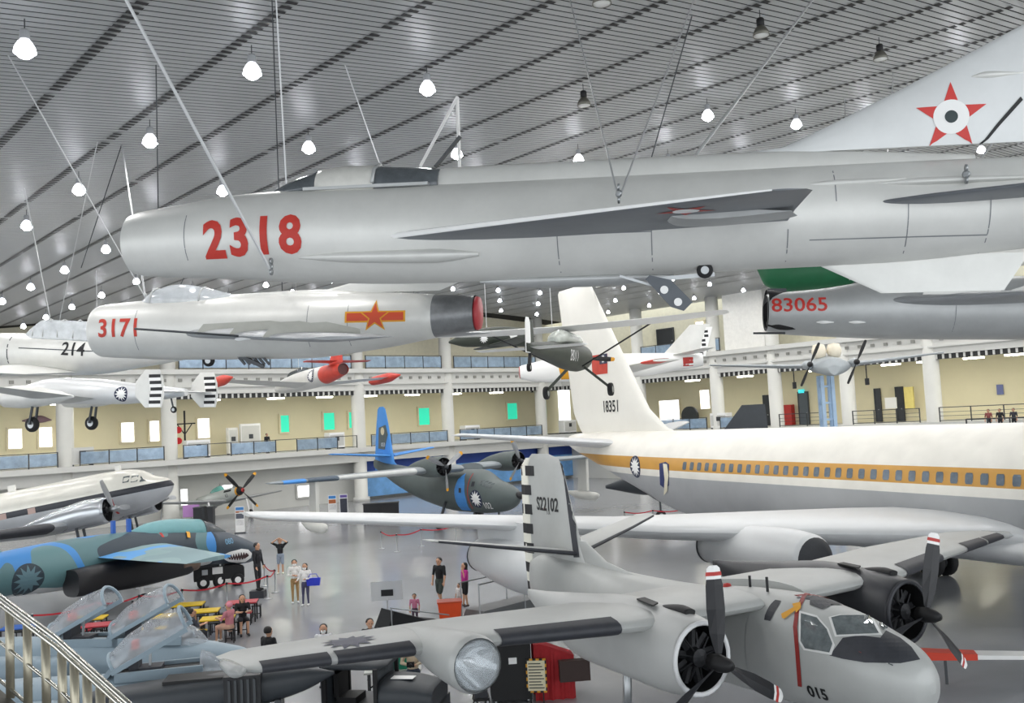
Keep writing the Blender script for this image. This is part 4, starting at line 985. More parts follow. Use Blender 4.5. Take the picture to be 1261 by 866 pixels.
for w__ in (wsec, mir(wsec)): boot('wing_deicer', [sec_at(w__, 4.2), sec_at(w__, 13.5)], M_boot, a, .12, 1.05)
for s in (-1, 1):
    fus('engine_nacelle', [(-2.3, 3.05, .58, .58, .58), (-2.45, 3.05, .66, .66, .66), (-3.3, 3.05, .7, .7, .7), (-4.2, 3.0, .66, .66, .66), (-6.6, 2.8, .3, .35, .4), (-8, 2.7, .05, .05, .05)], mat('polished_cowl', '#c3c7cb', .25, .7, .05, 1), a, y0=s * 2.82, cap0=False)
    fus('cowl_interior', [(-2.32, 3.05, .56, .56, .56), (-2.8, 3.05, .5, .5, .5)], M_black, a, y0=s * 2.82, cap0=False)
    radial(a, (-2.4, s * 2.82, 3.05), XP, .54)
    prop(a, (-2.0, s * 2.82, 3.05), XP, 1.7, 3, .5, mat('blade_silver', '#b4b7ba', .35, .6), mat('blade_silver', '#b4b7ba'), M_steel, .15)
    wheel(a, (-3.75, s * 2.82, .4), .58, .38); MB().bar((-3.75, s * 2.5, .4), (-3.9, s * 2.5, 2.5), .1).bar((-3.75, s * 3.14, .4), (-3.9, s * 3.14, 2.5), .1).build('main_leg', M_dsteel, a)
wing('tail_fin', [(-15.0, 0, 4.6, 4.2, .06), (-17.2, 0, 7.4, 1.6, .08)], M_white, a, vertical=True)
pair('tailplane', [(-16.2, .3, 4.4, 2.4, .1), (-17.4, 4.0, 4.5, 1.2, .1)], M_alu2, a)
wheel(a, (-17.2, 0, 2.07), .25, .15); MB().bar((-17.2, 0, 2.1), (-17.0, 0, 4.0), .1).build('tail_leg', M_dsteel, a)
MB().box((-3.0, -.05, 4.95), (-2.7, .05, 5.25)).build('roof_aerial', M_white, a); MB().box((-9.0, -.06, 5.0), (-8.6, .06, 5.35)).build('roof_aerial', M_white, a)

# ================================================================== silver single engine fighter with four blade propeller
hub = at_depth(299, 604, 76.5)
P = [hub.x, hub.y, 0, -44, 8, 0, 1.0]
hz = hub.z
a = plane_root('propeller_fighter', 'silver propeller fighter with four black orange tipped blades beside the end wall', 'propeller plane', P)
fb = fus('fuselage', [(-.1, hz, .34, .34, .36), (-1.2, hz, .4, .42, .5), (-2.6, hz - .05, .44, .46, .6), (-3.6, hz - .05, .45, .5, .75), (-6, hz - .05, .38, .36, .6), (-9, hz + .1, .1, .2, .2)], mat('fighter_silver', '#cfd4cf', .35, .3, .05, 1), a, n=24)
fus('nose_band', [(.35, hz, .16, .16, .16), (.1, hz, .28, .28, .28), (-.12, hz, .345, .345, .365)], M_blk, a); MB().lathe([(.05, .5), (.16, .35)], (0, 0, hz), XP, 12).build('spinner_tip', M_red, a)
fus('yellow_band', [(-.12, hz, .35, .35, .37), (-.35, hz, .37, .37, .4)], M_orange, a)
fus('canopy', [(-2.6, hz + .35, .1, .05, .05), (-3.2, hz + .38, .3, .42, .1), (-4.0, hz + .36, .3, .36, .1), (-5.0, hz + .3, .08, .05, .05)], mat('canopy_teal', '#6fb0a4', .1, 0, .1, 3), a)
pj = Proj(fb)
pj.put('anti_glare', *rect2(2.2, .34), M_blk, a, (-1.5, 0, hz + .5), XP, YP, off=.015, cut=.2); pj.put('exhaust_stubs', *rect2(1.1, .16), M_blk, a, (-1.4, -.5, hz + .16), XP, ZP, off=.03, cut=.3)
pj.put('nose_number', *text2('63', .42), M_blk, a, (-1.6, -.5, hz - .18), XP, ZP, off=.015, cut=.2)
prop(a, (.12, 0, hz), XP, 1.95, 4, .75, M_black, M_orange, M_black, .15)
wz = hz - .55
pair('wing', [(-1.9, .3, wz, 2.6, .13), (-2.6, 5.4, wz + .4, 1.3, .1), (-2.9, 5.65, wz + .42, .7, .06)], M_alu2, a)
wing('tail_fin', [(-7.6, 0, hz + .2, 1.9, .08), (-8.4, 0, hz + 1.5, .8, .07)], M_alu2, a, vertical=True); pair('tailplane', [(-7.6, .1, hz + .2, 1.2, .08), (-8.0, 2.0, hz + .25, .7, .08)], M_alu2, a)
for s in (-1, 1):
    wheel(a, (-1.9, s * 1.8, .58), .33, .2); MB().bar((-1.9, s * 1.7, .6), (-2.2, s * 1.7, wz), .1).build('gear_leg', M_wht, a); MB().box((-2.1, s * 1.95 - .02, .75), (-1.7, s * 1.95 + .02, 1.6)).build('gear_door', M_wht, a)
MB().lathe([(.0, -.3), (.3, -.2), (.33, 0), (.2, .8)], (-4.6, 0, wz - .1), XM, 14).build('belly_scoop', M_alu2, a, True)
wheel(a, (-7.4, 0, 1.2), .14, .1); MB().bar((-7.4, 0, 1.2), (-7.4, 0, hz), .07).build('tail_leg', M_dsteel, a)

# ================================================================== hanging trainer jet with red tail and tip tanks
P = [-17.0, 68.5, 9.9, 127, -3, 0, 1.0]
a = plane_root('trainer_jet', 'silver trainer jet with red tail and red tip tanks hung before the end gallery', 'jet trainer', P)
M_rt = mat('orange_red', '#d2483a', .5, 0, .1, 3)
fb = fus('fuselage', [(0, 0, .05, .05, .05), (-.5, 0, .32, .3, .3), (-2, .05, .55, .55, .5), (-4.5, .05, .7, .7, .62), (-7, .05, .68, .66, .62), (-8.2, .08, .62, .6, .58)], M_alu, a, n=24)
fus('tail_section', [(-8.2, .08, .625, .605, .585), (-9.6, .12, .5, .5, .48), (-10.6, .15, .38, .38, .36)], M_rt, a, cap1=False)
MB().lathe([(.36, 0), (.3, -.2), (.0, -.2)], (-10.5, 0, .15), XM, 18).build('jet_pipe', mat('pipe_dark_red', '#4a2020', .6), a)
fus('canopy', [(-2.2, .5, .15, .05, .05), (-3, .55, .36, .4, .1), (-4.6, .58, .36, .42, .1), (-6, .55, .1, .1, .1)], M_cgl, a)
wing('tail_fin', [(-8.6, 0, .6, 2.0, .07), (-9.6, 0, 2.1, .95, .07)], M_rt, a, vertical=True); pair('tailplane', [(-8.9, .2, .75, 1.4, .07), (-9.5, 2.2, .75, .8, .07)], M_rt, a)
wsec = [(-4.0, .4, -.25, 2.7, .1), (-4.8, 5.7, .1, 1.4, .09)]
pair('wing', wsec, M_alu, a)
for s in (-1, 1): fus('tip_tank', [(-2.8, .1, .04, .04, .04), (-3.6, .1, .3, .3, .3), (-5.6, .1, .34, .34, .34), (-7.4, .1, .05, .05, .05)], M_rt, a, y0=s * 5.95, n=16); fus('tank_nose', [(-2.78, .1, .03, .03, .03), (-3.0, .1, .14, .14, .14)], M_wht, a, y0=s * 5.95, n=16)
pj = Proj(fb); roundel(pj, a, (-7.2, .66, .15), XM, ZP, .42)
drop_cable(W(a, (-4, 0, .75)), 'cable holding the trainer jet with red tip tanks')

# ================================================================== hanging twin tail plane with striped rudders
c = at_depth(152, 487, 47)
P = [c.x, c.y, c.z, 163, 2, 0, 1.0]
a = plane_root('twin_tail_plane', 'silver twin engine plane with black striped twin rudders hung from the ceiling', 'propeller plane', P)
fb = fus('fuselage', [(6.2, .25, .1, .1, .1), (5.6, .25, .5, .45, .45), (4.0, .25, .65, .7, .6), (1.5, .15, .66, .7, .55), (-1, .0, .5, .55, .4), (-3.6, .05, .15, .2, .15)], mat('bright_silver', '#d8dadb', .35, .25, .04, 1), a, n=24)
pj = Proj(fb); roundel(pj, a, (-.3, .5, .05), XM, ZP, .36, M_navy)
pair('tailplane', [(-2.6, .1, .1, 1.1, .1), (-2.7, 2.1, .1, .9, .1)], M_wht, a)
for s in (-1, 1):
    f_ = wing('tail_fin', [(-2.9, s * 2.1, -.65, .9, .07), (-2.35, s * 2.1, -.1, 1.6, .08), (-2.4, s * 2.1, .55, 1.5, .08), (-2.9, s * 2.1, 1.1, .8, .06)], M_alu, a, vertical=True)
    pf = Proj(f_)
    for k in range(5):
        pf.put('rudder_white', *rect2(.6, .15), M_wht, a, (-3.55 + .05 * abs(k - 2) , s * 2.1 + .1, .8 - .3 * k - .15), XM, ZP, off=.012, cut=.3)
        pf.put('rudder_stripe', *rect2(.6, .15), M_blk, a, (-3.55 + .05 * abs(k - 2), s * 2.1 + .1, .8 - .3 * k), XM, ZP, off=.014, cut=.3)
    fus('engine_nacelle', [(5.2, .0, .5, .5, .5), (4.2, .0, .55, .55, .55), (2.4, -.05, .35, .35, .35), (1.2, -.05, .05, .05, .05)], M_alu, a, y0=s * 2.0)
    wheel(a, (3.6, s * 2.0, -1.35), .36, .24); MB().bar((3.6, s * 1.8, -1.35), (3.4, s * 1.85, -.2), .09).bar((3.6, s * 2.2, -1.35), (3.4, s * 2.15, -.2), .09).build('gear_leg', M_dsteel, a)
wheel(a, (-2.9, 0, -.75), .16, .1); MB().bar((-2.9, 0, -.75), (-2.7, 0, .0), .06).build('tail_leg', M_dsteel, a)
pair('wing', [(4.0, .4, -.15, 2.8, .13), (2.6, 7.0, .4, 1.2, .1), (2.3, 7.3, .42, .6, .06)], M_alu2, a)
drop_cable(W(a, (1.5, 0, .85)), 'cable holding the twin tail plane with striped rudders')

# ================================================================== hanging silver trainer 214
c = at_depth(85, 412, 34)
P = [c.x, c.y, c.z - .55, 172, 6, -6, 1.0]
a = plane_root('trainer_plane', 'silver greenhouse canopy trainer numbered 214 hung behind the nose of jet 3171', 'propeller plane', P)
fb = fus('fuselage', [(4.2, -.2, .5, .5, .5), (4.0, -.2, .62, .62, .62), (2.2, -.15, .66, .66, .7), (1.2, -.1, .62, .62, .8), (-.8, -.1, .58, .6, .75), (-3, .05, .4, .45, .5), (-5.5, .25, .1, .15, .15)], M_alu, a, n=30)
cn = fus('canopy', [(1.7, .4, .12, .05, .1), (1.2, .42, .4, .42, .1), (.9, .42, .42, .62, .1), (-1.2, .42, .42, .62, .1), (-1.8, .42, .2, .3, .1)], mat('canopy_milky', '#cfd4d8'), a, e=3)
for x in (1.15, .75, .2, -.4, -1.0): MB().tube([(x, .43 * math.cos(t), .45 + (.62 if x < 1 else .45) * math.sin(t)) for t in [math.pi * k / 8 for k in range(9)]], .022, 6).build('canopy_frame', M_alu2, a, True)
pj = Proj(fb)
pj.put('number_214', *text2('214', .62, 0, .95, .01), M_blk, a, lp(P, 89, 431, y=.6), XM, ZP, off=.012, cut=.1)
pj.put('panel_seam', *rect2(3.2, .03), M_dsteel, a, lp(P, 75, 431, y=.6), XM, ZP, off=.008, cut=.2); pj.put('cowl_seam', *rect2(.04, 1.1), M_dsteel, a, (1.95, .6, -.15), XM, ZP, off=.008, cut=.2)
pair('wing', [(2.2, .3, -.75, 2.7, .14), (1.9, 3.0, -.65, 2.3, .13), (.8, 6.2, -.35, 1.4, .1), (.4, 6.5, -.33, .7, .06)], M_alu, a)
wing('tail_fin', [(-3.8, 0, .2, 2.0, .06), (-4.9, 0, 1.6, .9, .06)], M_alu, a, vertical=True); pair('tailplane', [(-4.0, .1, .25, 1.4, .08), (-4.4, 2.0, .3, .9, .08)], M_alu, a)
prop(a, (4.35, 0, -.2), XP, 1.4, 2, .9, M_dsteel, M_orange, M_steel, .13)
cable(W(a, (.6, .2, 1.0)), on_ceiling(30, 232), .02, 'pale cable holding trainer 214', 'cables of small hanging planes'); cable(W(a, (.6, -.3, 1.0)), on_ceiling(120, 175), .012, 'pale cable holding trainer 214', 'cables of small hanging planes')

# ================================================================== hanging dark green high wing plane 8011
tl = at_depth(648, 428, 29)
yw = math.radians(72)
P = [tl.x + 7.2 * math.cos(yw), tl.y + 7.2 * math.sin(yw), tl.z - .1, 72, 0, 0, 1.0]
a = plane_root('observation_plane', 'dark green high wing observation plane numbered 8011 hung beside the airliner fin', 'propeller plane', P)
M_od = mat('olive_black', '#3a4038', .55, 0, .12, 2)
fb = fus('fuselage', [(0, .1, .3, .35, .35), (-.3, .1, .42, .45, .45), (-1.4, .1, .45, .5, .55), (-3, .1, .42, .5, .5), (-4.6, .1, .3, .35, .32), (-7.2, .1, .05, .15, .12)], M_od, a, n=20)
fus('cabin_glazing', [(-1.2, .5, .3, .1, .1), (-1.6, .55, .4, .35, .1), (-3.2, .55, .4, .38, .1), (-4.3, .45, .15, .15, .1)], mat('cabin_window_pale', '#b8bdb6', .2, 0, .2, 4), a)
wsec = [(-1.5, .0, 1.05, 1.6, .12), (-1.5, 3.0, 1.1, 1.6, .12), (-1.6, 5.4, 1.2, 1.3, .1), (-1.8, 5.6, 1.2, .8, .06)]
pair('wing', wsec, M_wht, a)
for s in (-1, 1):
    MB().bar((-1.9, s * .4, -.3), (-1.9, s * 2.9, 1.02), .05).build('wing_strut', M_blk, a)
    MB().bar((-1.2, s * .3, -.3), (-1.1, s * 1.15, -1.05), .09).build('gear_leg', M_od, a); wheel(a, (-1.1, s * 1.2, -1.15), .24, .16)
fin = wing('tail_fin', [(-6.3, 0, .1, .5, .08), (-6.4, 0, 1.0, .3, .08)], M_od, a, vertical=True)
rd = wing('rudder', [(-6.75, 0, -.05, .55, .12), (-6.7, 0, .9, .5, .12), (-6.8, 0, 1.05, .3, .06)], M_wht, a, vertical=True); pr_ = Proj(rd)
for k in range(5): pr_.put('rudder_stripe', *rect2(.6, .11), M_blk, a, (-7.0, .1, .98 - .22 * k), XM, ZP, off=.01, cut=.3)
pair('tailplane', [(-6.1, .1, .12, 1.0, .07), (-6.3, 1.7, .12, .8, .07)], M_wht, a)
wheel(a, (-7.0, 0, -.5), .13, .1); MB().bar((-6.8, 0, .0), (-7.0, 0, -.5), .09).build('tail_leg', M_blk, a)
pj = Proj(fb); pj.put('number_8011', *text2('8011', .55, 0, .9), M_wht, a, (-2.9, -.5, .02), XP, ZP, off=.012, cut=.12)
prop(a, (.15, 0, .1), XP, 1.15, 2, math.pi / 2 + .1, M_black, M_orange, M_black, .1)
drop_cable(W(a, (-2, .6, 1.2)), 'cable holding the dark green observation plane')
# second green plane, seen behind
c = at_depth(600, 418, 41)
P = [c.x, c.y, c.z, 200, 0, 0, .9]
a = plane_root('liaison_plane', 'dark green plane with shark mouth and white sun roundel hung behind jet 3171', 'propeller plane', P)
fb = fus('fuselage', [(1.9, -.1, .05, .05, .05), (1.0, .0, .35, .35, .35), (-.5, .1, .45, .5, .45), (-2.2, .05, .4, .42, .45)], M_od, a, n=18)
pj = Proj(fb); pj.put('roundel_sun', *star2(.22, .13, 12), M_wht, a, (.3, .4, .0), XM, ZP, off=.012); pj.put('shark_mouth', *poly2([(-.3, .35), (.25, .3), (.3, -.2), (.05, -.35), (-.1, .05)]), M_wht, a, (-1.1, .45, .0), XM, ZP, off=.012)
pair('wing', [(.0, .3, -.3, 1.4, .1), (-.3, 3.2, -.2, .9, .1)], M_od, a)
drop_cable(W(a, (0, 0, .55)), 'cable holding the shark mouthed green plane')

# ================================================================== hanging white jet with yellow band and chequered rudder
c = at_depth(640, 459, 57)
P = [c.x, c.y, c.z, 177, 0, 0, 1.0]
a = plane_root('swept_jet', 'white jet with a yellow fuselage band and chequered rudder hung behind the airliner fin', 'jet fighter', P)
fb = fus('fuselage', [(0, 0, .35, .35, .35), (-.15, 0, .42, .42, .42), (-1.5, .05, .6, .6, .7), (-4, .1, .72, .75, .8), (-7, .12, .68, .65, .75), (-9.5, .15, .5, .5, .5), (-10.8, .2, .38, .38, .38)], M_wht, a, n=28)
MB().lathe([(.3, .02), (.36, .0), (.38, -.1), (.3, -.1)], (0, 0, 0), XP, 20).build('intake_ring', M_red, a)
pj = Proj(fb)
pj.put('yellow_band', *poly2([(-.4, .85), (.5, .85), (.85, -.9), (-.1, -.9)]), M_orange, a, (-2.6, .6, .05), XM, ZP, off=.012, cut=.15); roundel(pj, a, (-3.9, .7, .0), XM, ZP, .4)
fus('canopy', [(-1.6, .5, .1, .05, .05), (-2.4, .55, .34, .36, .1), (-3.4, .55, .34, .3, .1), (-4.2, .5, .1, .1, .1)], mat('canopy_pinkish', '#b0606a', .2), a)
wing('tail_fin', [(-8.4, 0, .5, 2.4, .07), (-10.2, 0, 2.3, 1.2, .07)], M_alu, a, vertical=True)
rd = wing('rudder', [(-10.5, 0, .4, .5, .1), (-11.1, 0, 2.1, .4, .1)], M_wht, a, vertical=True); pr_ = Proj(rd)
for k in range(6): pr_.put('rudder_check', *rect2(.24, .15), M_blk, a, (-10.75 - .09 * k + .1 * (k % 2), .1, .55 + .26 * k), XM, ZP, off=.012, cut=.3)
pair('tailplane', [(-9.0, .3, .55, 1.5, .07), (-10.6, 2.2, .75, .7, .07)], M_alu, a); pair('wing', [(-3.6, .4, -.35, 3.2, .09), (-7.4, 5.4, .0, 1.5, .09)], M_alu, a)
for s in (-1, 1): boot('wing_tip_band', [(-6.8 - .0, s * 4.6, -.05, 1.75, .1), (-7.4, s * 5.4, .01, 1.5, .1)], M_rt, a, .6, 1.05)
pj.put('tail_red_panel', *rect2(.6, .5), M_red, a, (-9.9, .5, .1), XM, ZP, off=.012, cut=.2)
drop_cable(W(a, (-4, 0, .85)), 'cable holding the white jet with the yellow band')

# ================================================================== grey twin propeller drone on a pale blue lattice mast
c = at_depth(1018, 452, 52)
P = [c.x, c.y, c.z, -95, 0, 0, 1.0]
a = plane_root('twin_propeller_drone', 'grey twin propeller plane mounted head on atop a pale blue mast', 'propeller plane', P)
M_dr = mat('drone_grey', '#a3a9ac', .45, .1, .08, 2)
fus('fuselage', [(1.6, -.1, .3, .1, .4), (1.2, -.05, 1.0, .5, .5), (0, .1, 1.1, .5, .5), (-3, .2, .5, .4, .3), (-6, .4, .1, .1, .1)], M_dr, a, e=1.6)
pair('wing', [(.9, .6, .05, 2.0, .12), (.6, 2.4, .15, 1.7, .12), (.0, 6.2, .45, .9, .1)], M_dr, a)
for s in (-1, 1):
    fus('engine_pod', [(1.5, .12, .15, .15, .15), (1.0, .12, .25, .25, .25), (-.6, .12, .1, .1, .1)], M_dr, a, y0=s * 1.2, n=12)
    prop(a, (1.55, s * 1.2, .12), XP, 1.25, 2, -.45, M_black, M_black, M_black, .09)
    MB().lathe([(.0, .42), (.3, .35), (.4, .0), (.3, -.35), (.0, -.42)], (.2, s * .4, .85), ZP, 14).build('dome', mat('dome_cream', '#e8dfcb', .5), a, True)
    MB().bar((.6, s * 1.9, .0), (.6, s * 1.9, -1.0), .05).box((.5, s * 1.9 - .08, -1.1), (.75, s * 1.9 + .08, -.75)).build('hanging_camera', M_black, a)
mst = root('lattice_mast', 'pale blue steel mast carrying the grey twin propeller plane', 'mast', (c.x, c.y + .4, 0))
M_mast = mat('mast_pale_blue', '#a9c3dd', .5, .1)
for dx in (-.28, .28):
    for dy in (-.28, .28): MB().box((dx - .09, dy - .09, 0), (dx + .09, dy + .09, c.z - .45)).build('leg', M_mast, mst)
for k in range(9): MB().box((-.3, -.3, .6 + k * .9), (.3, .3, .7 + k * .9)).build('tie_plate', M_mast, mst)
# dark swept fin beyond the airliner
c = at_depth(908, 527, 62)
a = plane_root('dark_jet', 'charcoal grey jet showing only its swept fin above the airliner roof', 'jet fighter', [c.x, c.y, 0, -170, 0, 0, 1.0])
M_ch = mat('charcoal_paint', '#33383d', .5, 0, .1, 2)
fus('fuselage', [(9, 2.4, .1, .1, .1), (6, 2.5, .8, .8, .8), (0, 2.6, .9, .9, .9), (-3, 2.7, .6, .6, .6)], M_ch, a)
zt = c.z + .55
wing('tail_fin', [(2.2, 0, 3.2, 4.2, .05), (.9, 0, 5.6, 3.0, .05), (-.4, 0, zt + .9, 1.6, .05)], M_ch, a, vertical=True); pair('wing', [(3.5, .6, 2.4, 4, .06), (0, 4.5, 2.4, 1.5, .06)], M_ch, a)
for x_, y_ in ((5.5, 0), (0, 1.5), (0, -1.5)): wheel(a, (x_, y_, .35), .35, .2); MB().bar((x_, y_, .35), (x_, y_ * .6, 2.2), .1).build('gear_leg', M_dsteel, a)

# ================================================================== shark mouthed blue attack jet
nt_ = at_depth(316, 686, 41)
P = [-12.6, 45.81, 0, 56.8, 0, 0, 1.2]
a = plane_root('attack_jet', 'blue camouflaged jet with painted shark mouth parked behind a red rope', 'jet', P)
M_sh = camo_mat('camo_blue_teal', ['#2b3944', '#54777c', '#3f86c8', '#5f8488'], .38, .45, 1.7, belly=1.22)
M_shd = mat('shark_navy', '#36424e', .45, 0, .1, 1.5)
fb = fus('fuselage', [(.1, 1.1, .05, .05, .05), (-.15, 1.12, .36, .34, .36), (-.8, 1.25, .54, .52, .52), (-1.4, 1.42, .6, .6, .6), (-2.4, 1.62, .64, .66, .68)], M_shd, a, n=26)
fb2 = fus('rear_fuselage', [(-2.4, 1.62, .64, .66, .68), (-4.5, 1.66, .72, .85, .72), (-7, 1.7, .8, .9, .72), (-10, 1.75, .7, .75, .65), (-13.2, 1.95, .35, .4, .4)], M_sh, a, n=26, cap0=False)
fus('windscreen', [(-1.5, 2.05, .1, .05, .05), (-2.2, 2.1, .34, .4, .1), (-2.6, 2.15, .38, .5, .1)], M_cgl, a)
fus('canopy', [(-2.62, 2.15, .38, .5, .1), (-3.6, 2.25, .4, .52, .1), (-4.8, 2.35, .36, .42, .1), (-5.6, 2.35, .15, .2, .1)], mat('canopy_teal_cover', '#6fa3a8', .4), a)
MB().bar((-2.3, 0, 2.1), (-2.4, 0, 3.1), .14).build('cockpit_post', M_blk, a)
pj = Proj(fb, fb2)
MOUTH = [(271.5, 685), (282, 680), (297, 676), (305.5, 677), (310, 681.6), (309, 687), (302, 692), (292, 693.5), (281, 691.5), (275, 688)]
trace('shark_mouth', MOUTH, M_wht, a, P, pj.t, .012, 4)
trace('mouth_inside', [(276, 685.5), (286, 682.5), (298, 680), (305, 681.5), (306, 684.5), (300, 688.5), (291, 689.5), (282, 688.5)], mat('mouth_dark', '#3a1518', .5), a, P, pj.t, .022, 4)
for k in range(9):
    x, y = 278 + 3.1 * k, 684.6 - .62 * k
    trace('tooth', [(x, y - .8), (x + 2.6, y - 1.2), (x + 1.6, y + 3.0)], M_wht, a, P, pj.t, .03, 9)
    if k < 7: trace('tooth', [(x + 2, 690.2), (x + 4.4, 690.6), (x + 3, 686.4)], M_wht, a, P, pj.t, .03, 9)
pj.put('nose_number', *text2('080', .28), mat('pale_blue_ink', '#7fb4d6', .5), a, (-1.75, -.6, 1.72), XP, ZP, off=.014, cut=.2)
roundel(pj, a, (-9.6, -.7, 1.6), XP, ZP, .5, mat('roundel_slate', '#2b3a44', .5, 0, 0), mat('sun_slate', '#5b7a84', .5, 0, 0))
pj.put('red_chevron', *rect2(.1, .7), M_red, a, (-4.6, -.3, 2.6), XP, ZP, off=.014, cut=.15); pj.put('yellow_chevron', *poly2([(-.25, -.35), (-.12, -.38), (.28, .3), (.12, .34)]), M_orange, a, (-3.4, -.4, 2.45), XP, ZP, off=.05, cut=.15)
for s in (-1, 1):
    fus('engine_nacelle', [(-4.0, 1.35, .42, .42, .42), (-4.2, 1.35, .46, .46, .46), (-6.0, 1.3, .52, .5, .5), (-8.4, 1.3, .45, .42, .42)], mat('nacelle_black', '#1b1b1f', .5, 0, .1, 3), a, y0=s * 1.0, e=3)
    fus('intake_shroud', [(-3.75, 1.4, .44, .36, .4), (-4.5, 1.38, .48, .44, .46)], mat('shroud_brown', '#6b5a4e', .5, .2), a, y0=s * 1.0, e=3)
    wheel(a, (-6.0, s * 1.35, .3), .3, .18); MB().bar((-6.0, s * 1.35, .3), (-6.0, s * 1.1, 1.0), .1).build('main_leg', M_wht, a)
wheel(a, (-1.8, 0, .26), .26, .16, hubm=M_wht); MB().bar((-1.8, 0, .3), (-1.7, 0, 1.1), .09).build('nose_leg', M_wht, a)
pair('wing', [(-4.4, .6, 1.95, 2.9, .1), (-5.1, 3.4, 1.92, 2.2, .09), (-5.5, 5.1, 1.9, 1.7, .08)], camo_mat('camo_wing_blue', ['#7f9aa0', '#88a4a6', '#5aa0dc', '#7f9aa0'], .5, .5, 9), a)
wing('tail_fin', [(-9.8, 0, 2.3, 3.0, .07), (-12.0, 0, 4.3, 1.4, .06)], M_sh, a, vertical=True)
pair('tailplane', [(-11.2, .3, 2.2, 1.6, .07), (-12.0, 2.4, 2.2, 1.0, .07)], M_sh, a)
for x in (-5.6, -6.2): MB().box((x - .06, -.06, 2.4), (x + .06, .06, 3.0)).build('roof_blade', M_blue, a)

# ================================================================== two pale blue trainers with raised canopies
M_pale = mat('pale_blue_grey', '#8b9ca7', .45, .05, .06, 1.2)
M_perspex = mat('perspex', '#c9cdd2', .06, 0, .12, 3, alpha=.38)
def open_canopy(parent, x, z, L=1.65, wd=.42, ang=27):
    """clear hood hinged at its rear edge (x, z), raised by ang"""
    r = bpy.data.objects.new('canopy', None); COL.objects.link(r); r.parent = parent; r.location = (x, 0, z); r.rotation_euler = (0, -math.radians(ang), 0)
    n = 10
    sc_ = [(.0, .0, .0), (.25, .34, .55), (L * .5, .5, .9), (L * .85, .42, 1.0), (L, .3, 1.0)]
    vs, fs = [], []
    for (xx, h, k) in ((0, .3, .85), (L * .3, .46, 1), (L * .65, .5, 1), (L, .42, .95)):
        for i in range(n + 1):
            t = math.pi * i / n; vs.append((xx, wd * k * math.cos(t), .06 + h * math.sin(t)))
    for j in range(3):
        for i in range(n): q = j * (n + 1) + i; fs.append((q, q + 1, q + n + 2, q + n + 1))
    me = mesh_of('canopy_glass', vs, fs); link('canopy_glass', me, M_perspex, r, True)
    f = MB()
    for s in (-1, 1): f.bar((-.05, s * wd * .92, .03), (L, s * wd, .03), .07, .1)
    for xx, h, k in ((0, .3, .85), (L, .42, .95)):
        f.tube([(xx, wd * k * math.cos(math.pi * i / n), .06 + h * math.sin(math.pi * i / n)) for i in range(n + 1)], .04, 6)
    f.build('canopy_frame', M_pale, r)
    MB().bar((-.5, 0, -.1), (.05, 0, .12), .62, .1).build('canopy_hinge_deck', M_pale, r)
    MB().bar((.5, 0, -.42), (.75, 0, .02), .05).build('canopy_strut', M_steel, r)
def trainer(label, P, cans):
    a = plane_root('trainer_jet', label, 'jet trainer', P)
    fb = fus('fuselage', [(0, 1.45, .04, .04, .04), (-.6, 1.45, .34, .3, .34), (-1.8, 1.5, .52, .45, .55), (-3.2, 1.5, .58, .5, .62), (-6.5, 1.5, .62, .62, .65), (-10, 1.6, .5, .5, .5), (-12, 1.7, .32, .35, .35)], M_pale, a, n=26)
    MB().tube([(.0, 0, 1.45), (.5, 0, 1.45)], [.04, .012], 8).build('pitot_boom', M_steel, a)
    xw = max(cans) + 2.3; fus('windscreen', [(xw, 1.8, .1, .05, .05), (xw - .4, 1.9, .34, .34, .1), (xw - .62, 1.92, .38, .42, .1)], M_perspex, a)
    for x in cans:
        f = MB().box((x + .05, -.4, 1.9), (x + 1.75, -.34, 2.1)).box((x + .05, .34, 1.9), (x + 1.75, .4, 2.1)).box((x, -.4, 1.9), (x + .05, .4, 2.1)); f.build('cockpit_sill', M_pale, a)
        MB().box((x + .05, -.34, 1.9), (x + 1.7, .34, 2.02)).build('cockpit_well', M_black, a)
        st = MB().box((x + .25, -.22, 1.95), (x + .45, .22, 2.5)).box((x + .4, -.22, 1.95), (x + .9, .22, 2.12)); st.build('ejection_seat', M_boot, a)
        MB().box((x + .3, -.12, 2.5), (x + .42, .12, 2.66)).build('seat_headbox', M_rt, a)
        open_canopy(a, x, 2.1)
    for s in (-1, 1):
        fus('engine_intake', [(-4.4, 1.4, .3, .34, .34), (-4.6, 1.4, .34, .38, .38), (-7, 1.4, .4, .42, .42), (-9.4, 1.4, .2, .2, .2)], M_pale, a, y0=s * .75, n=18)
        wheel(a, (-6.6, s * 1.2, .3), .3, .18); MB().bar((-6.6, s * 1.15, .3), (-6.6, s * .9, 1.2), .09).build('main_leg', M_wht, a)
    wheel(a, (-1.6, 0, .24), .24, .14); MB().bar((-1.6, 0, .24), (-1.6, 0, 1.1), .08).build('nose_leg', M_wht, a)
    pair('wing', [(-5.6, .5, 1.15, 2.6, .08), (-6.4, 2.3, 1.1, 1.5, .07)], M_pale, a)
    wing('tail_fin', [(-9.2, 0, 2.0, 2.6, .07), (-11.2, 0, 4.0, 1.2, .06)], M_pale, a, vertical=True); pair('tailplane', [(-10.2, .3, 1.8, 1.6, .07), (-11.2, 2.2, 1.8, 1.0, .07)], M_pale, a)
    return a
# hinge of the rear hood at world (-11.4, 24.1), of the front hood at (-9.6, 23.7)
def place(hx, hy, xloc, yaw): y = math.radians(yaw); return [hx - xloc * math.cos(y), hy - xloc * math.sin(y), 0, yaw, 0, 0, 1.0]
trainer('pale blue two seat trainer with both clear canopies raised beside the red tables', place(-11.6, 24.2, -5.2, -6), (-5.2, -3.6))
trainer('pale blue trainer with one raised clear canopy next to the stair rail', place(-8.6, 20.5, -3.5, 12), (-3.5,))

